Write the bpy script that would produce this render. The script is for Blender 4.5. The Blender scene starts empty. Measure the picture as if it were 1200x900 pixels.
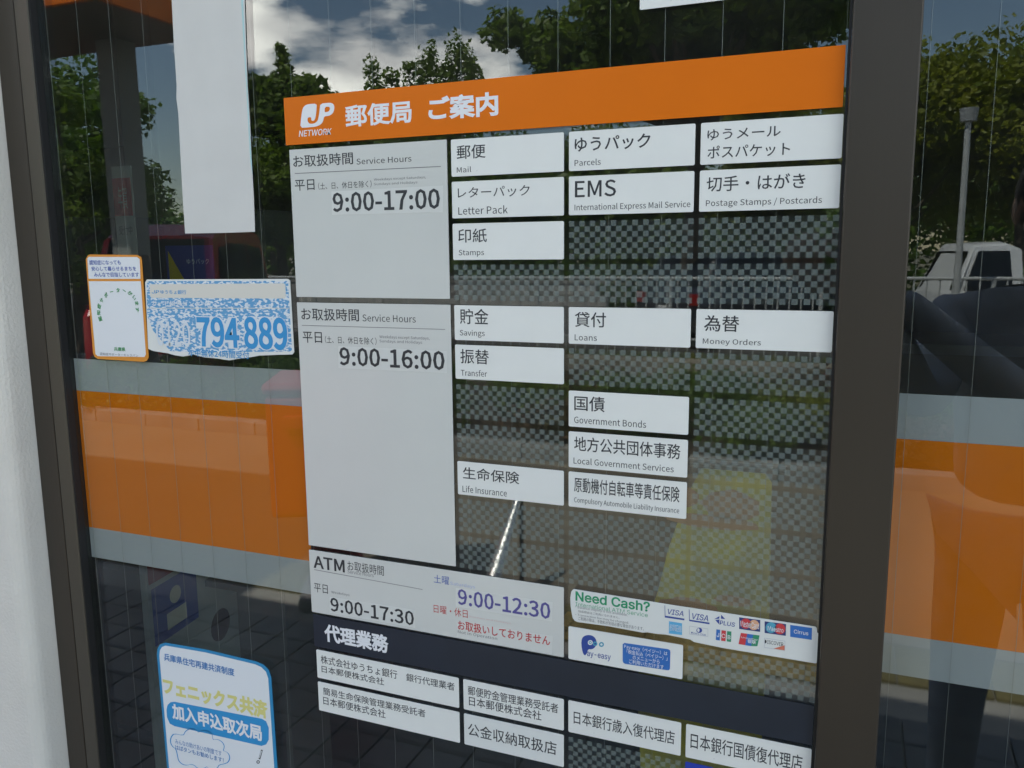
import bpy, bmesh, math, random, os
import numpy as np
from mathutils import Vector, Matrix, Euler, noise
random.seed(7)
SC = bpy.context.scene
COL = SC.collection
R = math.radians

# ---------------------------------------------------------------- camera
cam_data = bpy.data.cameras.new('camera')
cam_data.sensor_width = 36.0
cam_data.lens = 977.46 / 1200 * 36
cam_data.clip_start = 0.02
cam_data.clip_end = 3000
cam = bpy.data.objects.new('camera', cam_data)
COL.objects.link(cam)
RT = Vector((0.92622, 0.37696, -0.00948)); FW = Vector((-0.37377, 0.91435, -0.15547))
FW.normalize(); RT = (RT - FW * RT.dot(FW)).normalized(); UP = RT.cross(FW)
M = Matrix((RT, UP, -FW)).transposed().to_4x4()
M.translation = Vector((0.3921, -0.7997, 1.4844))
cam.matrix_world = M
SC.camera = cam

# ---------------------------------------------------------------- sky, sun, exposure
SUN_EL, SUN_AZ = 58.0, -24.0        # azimuth from +Y (behind the building), negative = towards -X
world = bpy.data.worlds.new('World'); SC.world = world; world.use_nodes = True
nt = world.node_tree; N = nt.nodes; L = nt.links
bg = N['Background']; bg.inputs['Strength'].default_value = 0.13
sky = N.new('ShaderNodeTexSky'); sky.sky_type = 'NISHITA'; sky.sun_disc = False
sky.sun_elevation = R(SUN_EL); sky.sun_rotation = R(SUN_AZ); sky.air_density = 1.15; sky.dust_density = 0.3; sky.ozone_density = 2.2
tc = N.new('ShaderNodeTexCoord'); mp = N.new('ShaderNodeMapping'); mp.inputs['Scale'].default_value = (1, 1, 2.6)
mp.inputs['Location'].default_value = (0.0, 0.0, 0.0)
mp.inputs['Rotation'].default_value = (0, 0, R(-9.0))
L.new(tc.outputs['Generated'], mp.inputs['Vector'])
nz = N.new('ShaderNodeTexNoise'); nz.inputs['Scale'].default_value = 2.6; nz.inputs['Detail'].default_value = 9; nz.inputs['Roughness'].default_value = 0.58
L.new(mp.outputs[0], nz.inputs['Vector'])
rp = N.new('ShaderNodeValToRGB'); rp.color_ramp.elements[0].position = 0.565; rp.color_ramp.elements[1].position = 0.64
L.new(nz.outputs['Fac'], rp.inputs['Fac'])
nz2 = N.new('ShaderNodeTexNoise'); nz2.inputs['Scale'].default_value = 5.5; nz2.inputs['Detail'].default_value = 6
L.new(mp.outputs[0], nz2.inputs['Vector'])
rp2 = N.new('ShaderNodeValToRGB'); rp2.color_ramp.elements[0].position = 0.36; rp2.color_ramp.elements[1].position = 0.58
rp2.color_ramp.elements[0].color = (15.5, 15.4, 15.6, 1); rp2.color_ramp.elements[1].color = (31, 30.4, 28.8, 1)
L.new(nz2.outputs['Fac'], rp2.inputs['Fac'])
mx = N.new('ShaderNodeMix'); mx.data_type = 'RGBA'
L.new(rp.outputs['Color'], mx.inputs['Factor']); L.new(sky.outputs[0], mx.inputs['A']); L.new(rp2.outputs['Color'], mx.inputs['B'])
L.new(mx.outputs['Result'], bg.inputs['Color'])
sd = bpy.data.lights.new('sun', 'SUN'); sd.energy = 5.0; sd.angle = R(0.53); sd.color = (1.0, 0.96, 0.88)
so = bpy.data.objects.new('sun', sd); COL.objects.link(so)
sv = Vector((math.sin(R(SUN_AZ)) * math.cos(R(SUN_EL)), math.cos(R(SUN_AZ)) * math.cos(R(SUN_EL)), math.sin(R(SUN_EL))))
so.rotation_euler = sv.to_track_quat('Z', 'Y').to_euler(); so.location = sv * 50
SC.view_settings.view_transform = 'Standard'; SC.view_settings.look = 'None'; SC.view_settings.gamma = 1.0
SC.view_settings.exposure = 1.03
SC.cycles.max_bounces = 10; SC.cycles.transparent_max_bounces = 24; SC.cycles.glossy_bounces = 5; SC.cycles.diffuse_bounces = 4
SC.cycles.caustics_reflective = True; SC.cycles.sample_clamp_indirect = 6.0

# ---------------------------------------------------------------- materials
MATS = {}
def mat(name, col, rough=0.5, metal=0.0, var=0.0, vscale=8.0, bump=0.0, bscale=60.0, spec=0.5, col2=None, detail=4, stretch=None, ramp=(.35, .66), **kw):
    if name in MATS: return MATS[name]
    m = bpy.data.materials.new(name); m.use_nodes = True; n = m.node_tree.nodes; l = m.node_tree.links
    b = n['Principled BSDF']; b.inputs['Base Color'].default_value = (*col, 1); b.inputs['Roughness'].default_value = rough
    b.inputs['Metallic'].default_value = metal; b.inputs['Specular IOR Level'].default_value = spec
    for k_, v_ in kw.items(): b.inputs[k_].default_value = v_
    t = n.new('ShaderNodeTexCoord'); src = t.outputs['Object']
    if stretch:
        q = n.new('ShaderNodeMapping'); q.inputs['Scale'].default_value = stretch; l.new(src, q.inputs['Vector']); src = q.outputs[0]
    if var or col2:
        z = n.new('ShaderNodeTexNoise'); z.inputs['Scale'].default_value = vscale; z.inputs['Detail'].default_value = detail
        l.new(src, z.inputs['Vector'])
        r = n.new('ShaderNodeValToRGB'); r.color_ramp.elements[0].position = ramp[0]; r.color_ramp.elements[1].position = ramp[1]
        c2 = col2 if col2 else tuple(min(1, c * (1 + var)) for c in col); c1 = col if col2 else tuple(c * (1 - var) for c in col)
        r.color_ramp.elements[0].color = (*c1, 1); r.color_ramp.elements[1].color = (*c2, 1)
        l.new(z.outputs['Fac'], r.inputs['Fac']); l.new(r.outputs['Color'], b.inputs['Base Color'])
    if bump:
        z = n.new('ShaderNodeTexNoise'); z.inputs['Scale'].default_value = bscale; z.inputs['Detail'].default_value = 5
        l.new(src, z.inputs['Vector'])
        u = n.new('ShaderNodeBump'); u.inputs['Strength'].default_value = bump; u.inputs['Distance'].default_value = 0.002
        l.new(z.outputs['Fac'], u.inputs['Height']); l.new(u.outputs['Normal'], b.inputs['Normal'])
    MATS[name] = m
    return m

def glass_mat(name, tint, ior):
    m = bpy.data.materials.new(name); m.use_nodes = True; n = m.node_tree.nodes; l = m.node_tree.links
    n.remove(n['Principled BSDF']); o = n['Material Output']
    tr = n.new('ShaderNodeBsdfTransparent'); tr.inputs[0].default_value = (*tint, 1)
    gl = n.new('ShaderNodeBsdfGlossy'); gl.inputs['Roughness'].default_value = 0.0
    ms = n.new('ShaderNodeMixShader'); fr = n.new('ShaderNodeFresnel'); ge = n.new('ShaderNodeNewGeometry'); mr = n.new('ShaderNodeMapRange')
    mr.inputs['To Min'].default_value = ior; mr.inputs['To Max'].default_value = 1.0 / ior     # same reflectance on both faces of the thin pane
    l.new(ge.outputs['Backfacing'], mr.inputs['Value']); l.new(mr.outputs[0], fr.inputs['IOR'])
    # very slight float-glass waviness
    t = n.new('ShaderNodeTexCoord'); z = n.new('ShaderNodeTexNoise'); z.inputs['Scale'].default_value = 3.0; z.inputs['Detail'].default_value = 1
    l.new(t.outputs['Object'], z.inputs['Vector'])
    u = n.new('ShaderNodeBump'); u.inputs['Strength'].default_value = 0.25; u.inputs['Distance'].default_value = 0.0004
    l.new(z.outputs['Fac'], u.inputs['Height']); l.new(u.outputs['Normal'], gl.inputs['Normal'])
    l.new(fr.outputs[0], ms.inputs[0]); l.new(tr.outputs[0], ms.inputs[1]); l.new(gl.outputs[0], ms.inputs[2])
    df = n.new('ShaderNodeBsdfDiffuse'); df.inputs[0].default_value = (.8, .8, .78, 1); m2 = n.new('ShaderNodeMixShader')
    zs = n.new('ShaderNodeTexNoise'); zs.inputs['Scale'].default_value = 4.5; zs.inputs['Detail'].default_value = 7; zs.inputs['Roughness'].default_value = .65
    l.new(t.outputs['Object'], zs.inputs['Vector']); sr = n.new('ShaderNodeMapRange'); sr.inputs['From Min'].default_value = .35; sr.inputs['From Max'].default_value = .75; sr.inputs['To Min'].default_value = .002; sr.inputs['To Max'].default_value = .011
    l.new(zs.outputs['Fac'], sr.inputs['Value']); l.new(sr.outputs[0], m2.inputs[0]); l.new(ms.outputs[0], m2.inputs[1]); l.new(df.outputs[0], m2.inputs[2])
    l.new(m2.outputs[0], o.inputs['Surface']); MATS[name] = m
    return m
GLASS = glass_mat('wired_glass', (0.86, 0.90, 0.87), 1.72)

def film_mat(name, square, c):
    """printed film: small grey squares on clear film, in the film's own coordinates"""
    m = bpy.data.materials.new(name); m.use_nodes = True; n = m.node_tree.nodes; l = m.node_tree.links
    b = n['Principled BSDF']; b.inputs['Base Color'].default_value = (*c, 1); b.inputs['Roughness'].default_value = 0.45
    o = n['Material Output']; t = n.new('ShaderNodeTexCoord'); s = n.new('ShaderNodeSeparateXYZ'); l.new(t.outputs['Object'], s.inputs[0])
    def f(op, a, b_=None):
        q = n.new('ShaderNodeMath'); q.operation = op
        for i_, v_ in enumerate((a, b_)):
            if v_ is None: continue
            if isinstance(v_, (int, float)): q.inputs[i_].default_value = v_
            else: l.new(v_, q.inputs[i_])
        return q.outputs[0]
    ix = f('FLOOR', f('DIVIDE', s.outputs['X'], square[0])); iz = f('FLOOR', f('DIVIDE', s.outputs['Z'], square[1]))
    par = f('MODULO', f('ADD', f('ADD', ix, iz), 400.0), 2.0)       # 0 = printed square
    z = n.new('ShaderNodeTexNoise'); z.inputs['Scale'].default_value = 90.0; l.new(t.outputs['Object'], z.inputs['Vector'])
    op = f('ADD', 0.055, f('MULTIPLY', f('SUBTRACT', 1.0, par), f('ADD', 0.22, f('MULTIPLY', z.outputs['Fac'], 0.24))))
    tr = n.new('ShaderNodeBsdfTransparent'); ms = n.new('ShaderNodeMixShader')
    l.new(op, ms.inputs[0]); l.new(tr.outputs[0], ms.inputs[1]); l.new(b.outputs[0], ms.inputs[2]); l.new(ms.outputs[0], o.inputs['Surface'])
    MATS[name] = m
    return m

PLATE = mat('plate_white', (0.81, 0.825, 0.775), 0.38, var=0.012, vscale=30, bump=0.03, bscale=250)
PANEL = mat('panel_grey_white', (0.64, 0.655, 0.615), 0.20, var=0.012, vscale=14, bump=0.05, bscale=160)
ORANGE = mat('sign_orange', (0.74, 0.165, 0.0), 0.42, spec=0.22, var=0.02, vscale=12, bump=0.02, bscale=200)
NAVY = mat('navy_print', (0.013, 0.021, 0.036), 0.4, var=0.08, vscale=20)
STICK = mat('sticker_white', (0.77, 0.79, 0.745), 0.4, var=0.015, vscale=25)
STRIP = mat('label_strip_white', (0.675, 0.69, 0.65), 0.3, var=0.01)
INK = {'dark': (0.030, 0.034, 0.040), 'grey': (0.17, 0.17, 0.18), 'white': (0.82, 0.83, 0.84), 'blue': (0.06, 0.12, 0.42),
       'paleblue': (0.35, 0.42, 0.66), 'violet': (0.10, 0.09, 0.30), 'red': (0.50, 0.035, 0.04), 'palered': (0.66, 0.38, 0.38),
       'green': (0.01, 0.30, 0.13), 'green2': (0.12, 0.42, 0.24), 'green3': (0.05, 0.30, 0.10), 'logo': (0.03, 0.07, 0.32), 'cyan': (0.035, 0.30, 0.62),
       'ghost': (0.70, 0.76, 0.80), 'blue2': (0.05, 0.20, 0.48), 'yellow': (0.72, 0.68, 0.24), 'navyp': (0.03, 0.05, 0.18),
       'redp': (0.62, 0.05, 0.06), 'peach': (0.75, 0.42, 0.25), 'tealp': (0.08, 0.36, 0.50), 'bluep': (0.03, 0.16, 0.50), 'skyp': (0.12, 0.45, 0.72),
       'greenp': (0.03, 0.28, 0.14), 'coral': (0.70, 0.20, 0.12), 'line': (0.55, 0.57, 0.60), 'sticker': (0.78, 0.81, 0.82), 'cream': (0.72, 0.70, 0.62)}
def ink(k):
    if k == 'cyanp': return mat('worn_blue_print', (0.12, 0.36, 0.62), 0.4, col2=(0.74, 0.79, 0.82), vscale=330, detail=2, ramp=(.50, .56), stretch=(.6, 1, 1.2))
    return mat('ink_' + k, INK[k], 0.42)
BRONZE = mat('bronze_aluminium', (0.054, 0.045, 0.034), 0.42, metal=0.35, var=0.10, vscale=5, bump=0.05, bscale=300, stretch=(1, 1, 0.05))
def add_wear(m, scale, lo, col, seed=0.0):
    n = m.node_tree.nodes; l = m.node_tree.links; b = n['Principled BSDF']; t = n.new('ShaderNodeTexCoord'); z = n.new('ShaderNodeTexNoise')
    z.inputs['Scale'].default_value = scale; z.inputs['Detail'].default_value = 8; z.inputs['Roughness'].default_value = .7; l.new(t.outputs['Object'], z.inputs['Vector'])
    r = n.new('ShaderNodeValToRGB'); r.color_ramp.elements[0].position = lo; r.color_ramp.elements[1].position = lo + .03; l.new(z.outputs['Fac'], r.inputs['Fac'])
    x = n.new('ShaderNodeMix'); x.data_type = 'RGBA'; l.new(r.outputs['Color'], x.inputs['Factor'])
    src = b.inputs['Base Color'].links[0].from_socket if b.inputs['Base Color'].links else None
    if src: l.new(src, x.inputs['A'])
    else: x.inputs['A'].default_value = b.inputs['Base Color'].default_value
    x.inputs['B'].default_value = (*col, 1); l.new(x.outputs['Result'], b.inputs['Base Color'])
add_wear(BRONZE, 38, .715, (.20, .18, .16))
for m_ in (PLATE, PANEL): add_wear(m_, 55, .70, (.50, .50, .47))
BRONZE2 = mat('bronze_aluminium_light', (0.088, 0.078, 0.060), 0.38, metal=0.35, var=0.10, vscale=5, stretch=(1, 1, 0.05))
RUBBER = mat('black_gasket', (0.012, 0.012, 0.012), 0.6)
STEEL = mat('stainless_steel', (0.92, 0.92, 0.90), 0.42, metal=1.0)
GALV = mat('galvanised_white_paint', (0.42, 0.44, 0.44), 0.45, var=0.08)
CONC = mat('concrete', (0.33, 0.32, 0.29), 0.85, var=0.18, vscale=3, bump=0.3, bscale=20)

# ---------------------------------------------------------------- mesh helpers
def tag(o, label=None, cat=None, group=None, kind=None):
    if label: o['label'] = label
    if cat: o['category'] = cat
    if group: o['group'] = group
    if kind: o['kind'] = kind
    return o
def link(name, me, m=None, parent=None, loc=(0, 0, 0)):
    if m is not None and not me.materials: me.materials.append(m)
    o = bpy.data.objects.new(name, me); COL.objects.link(o); o.location = loc
    if parent: o.parent = parent
    return o
def empty(name, loc, rz=0):
    o = bpy.data.objects.new(name, None); COL.objects.link(o); o.location = loc; o.rotation_euler = (0, 0, rz); o.empty_display_size = 0.1
    return o
def bm_obj(name, bm, m=None, parent=None, loc=(0, 0, 0), smooth=False):
    me = bpy.data.meshes.new(name); bm.normal_update(); bm.to_mesh(me); bm.free()
    if smooth: me.polygons.foreach_set('use_smooth', [True] * len(me.polygons))
    return link(name, me, m, parent, loc)
def add_box(bm, x0, x1, y0, y1, z0, z1, bev=0.0):
    r = bmesh.ops.create_cube(bm, size=1.0)
    for v in r['verts']:
        v.co = Vector(((x0 + x1) / 2 + v.co.x * (x1 - x0), (y0 + y1) / 2 + v.co.y * (y1 - y0), (z0 + z1) / 2 + v.co.z * (z1 - z0)))
    if bev:
        es = list({e for v in r['verts'] for e in v.link_edges})
        bmesh.ops.bevel(bm, geom=es, offset=bev, segments=2, affect='EDGES', profile=0.5)
def box(name, x0, x1, y0, y1, z0, z1, m, parent=None, bev=0.0, loc=(0, 0, 0)):
    bm = bmesh.new(); add_box(bm, x0 - loc[0], x1 - loc[0], y0 - loc[1], y1 - loc[1], z0 - loc[2], z1 - loc[2], bev)
    return bm_obj(name, bm, m, parent, loc if not parent else (0, 0, 0)) if not parent else bm_obj(name, bm, m, parent)
def add_tube(bm, p, q, r0, r1=None, n=10, caps=True):
    r1 = r0 if r1 is None else r1; p = Vector(p); q = Vector(q); d = (q - p).normalized()
    a = d.orthogonal().normalized(); b = d.cross(a); A = []; B = []
    for i in range(n):
        t_ = 2 * math.pi * i / n; u = a * math.cos(t_) + b * math.sin(t_)
        A.append(bm.verts.new(p + u * r0)); B.append(bm.verts.new(q + u * r1))
    for i in range(n): bm.faces.new((A[i], A[(i + 1) % n], B[(i + 1) % n], B[i]))
    if caps: bm.faces.new(A[::-1]); bm.faces.new(B)
def tube(name, p, q, r0, m, parent=None, r1=None, n=10):
    bm = bmesh.new(); add_tube(bm, p, q, r0, r1, n); return bm_obj(name, bm, m, parent, smooth=False)
def prism(name, pts, yf, yb, m, parent=None, loc=(0, 0, 0), label=None):
    """outline in x,z given thickness in y (front yf is towards the street)"""
    bm = bmesh.new(); A = [bm.verts.new((x - loc[0], yf - loc[1], z - loc[2])) for x, z in pts]; B = [bm.verts.new((x - loc[0], yb - loc[1], z - loc[2])) for x, z in pts]
    bm.faces.new(A); bm.faces.new(B[::-1])
    for i in range(len(pts)):
        j = (i + 1) % len(pts); bm.faces.new((A[j], A[i], B[i], B[j]))
    bmesh.ops.recalc_face_normals(bm, faces=bm.faces)
    bmesh.ops.triangulate(bm, faces=[f for f in bm.faces if len(f.verts) > 4])
    return bm_obj(name, bm, m, parent, loc)
def rounded(x0, x1, z0, z1, r, n=4):
    P = []
    for cx, cz, a0 in ((x1 - r, z1 - r, 0), (x0 + r, z1 - r, 90), (x0 + r, z0 + r, 180), (x1 - r, z0 + r, 270)):
        for q in range(n + 1):
            a = R(a0 + 90.0 * q / n); P.append((cx + r * math.cos(a), cz + r * math.sin(a)))
    return P
def filled(loops):
    """2D filled shape with holes -> mesh in x,z at y=0"""
    c = bpy.data.curves.new('shape', 'CURVE'); c.dimensions = '2D'; c.fill_mode = 'FRONT'
    for lp in loops:
        s = c.splines.new('POLY'); s.points.add(len(lp) - 1)
        for pt, (x, z) in zip(s.points, lp): pt.co = (x, z, 0, 1)
        s.use_cyclic_u = True
    return curve_to_mesh(c)
def curve_to_mesh(c):
    o = bpy.data.objects.new('tmp', c)
    me = o.to_mesh().copy(); o.to_mesh_clear(); bpy.data.objects.remove(o); bpy.data.curves.remove(c)
    me.materials.clear()
    return me
FONTS = {}
def font(kind):
    if kind not in FONTS:
        FONTS[kind] = None
        try:   # typefaces that ship inside Blender itself
            d = bpy.utils.system_resource('DATAFILES', path='fonts')
            fn = {'jp': 'Noto Sans CJK Regular.woff2', 'in': 'Inter.woff2'}[kind]
            if d and os.path.exists(os.path.join(d, fn)): FONTS[kind] = bpy.data.fonts.load(os.path.join(d, fn))
        except Exception: pass
    return FONTS[kind]
def text_mesh(s, kind, bold, shear=0.0, res=3):
    c = bpy.data.curves.new('txt', 'FONT'); c.body = s; c.size = 1.0; c.resolution_u = res; c.shear = shear
    f = font(kind)
    if f: c.font = f
    c.fill_mode = 'FRONT'
    if bold: c.bevel_depth = bold * 0.42; c.bevel_resolution = 0
    return curve_to_mesh(c)
def fit_text(parent, s, x0, x1, z0, z1, y, m, kind='jp', bold=0.0, shear=0.0, name='lettering', res=2):
    me = text_mesh(s, kind, bold, shear, res); V = me.vertices
    if not len(V): return None
    xs = [v.co.x for v in V]; ys = [v.co.y for v in V]; zs = [v.co.z for v in V]
    sx = (x1 - x0) / (max(xs) - min(xs)); sy = (z1 - z0) / (max(ys) - min(ys)); mx_, mn = min(xs), min(ys); zm = max(abs(max(zs)), abs(min(zs)), 1e-6)
    o = parent.location
    for v in V:
        v.co = Vector((x0 + (v.co.x - mx_) * sx - o.x, y - 0.00004 * v.co.z / zm - o.y, z0 + (v.co.y - mn) * sy - o.z))
    me.update()
    return link(name, me, m, parent)

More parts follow.
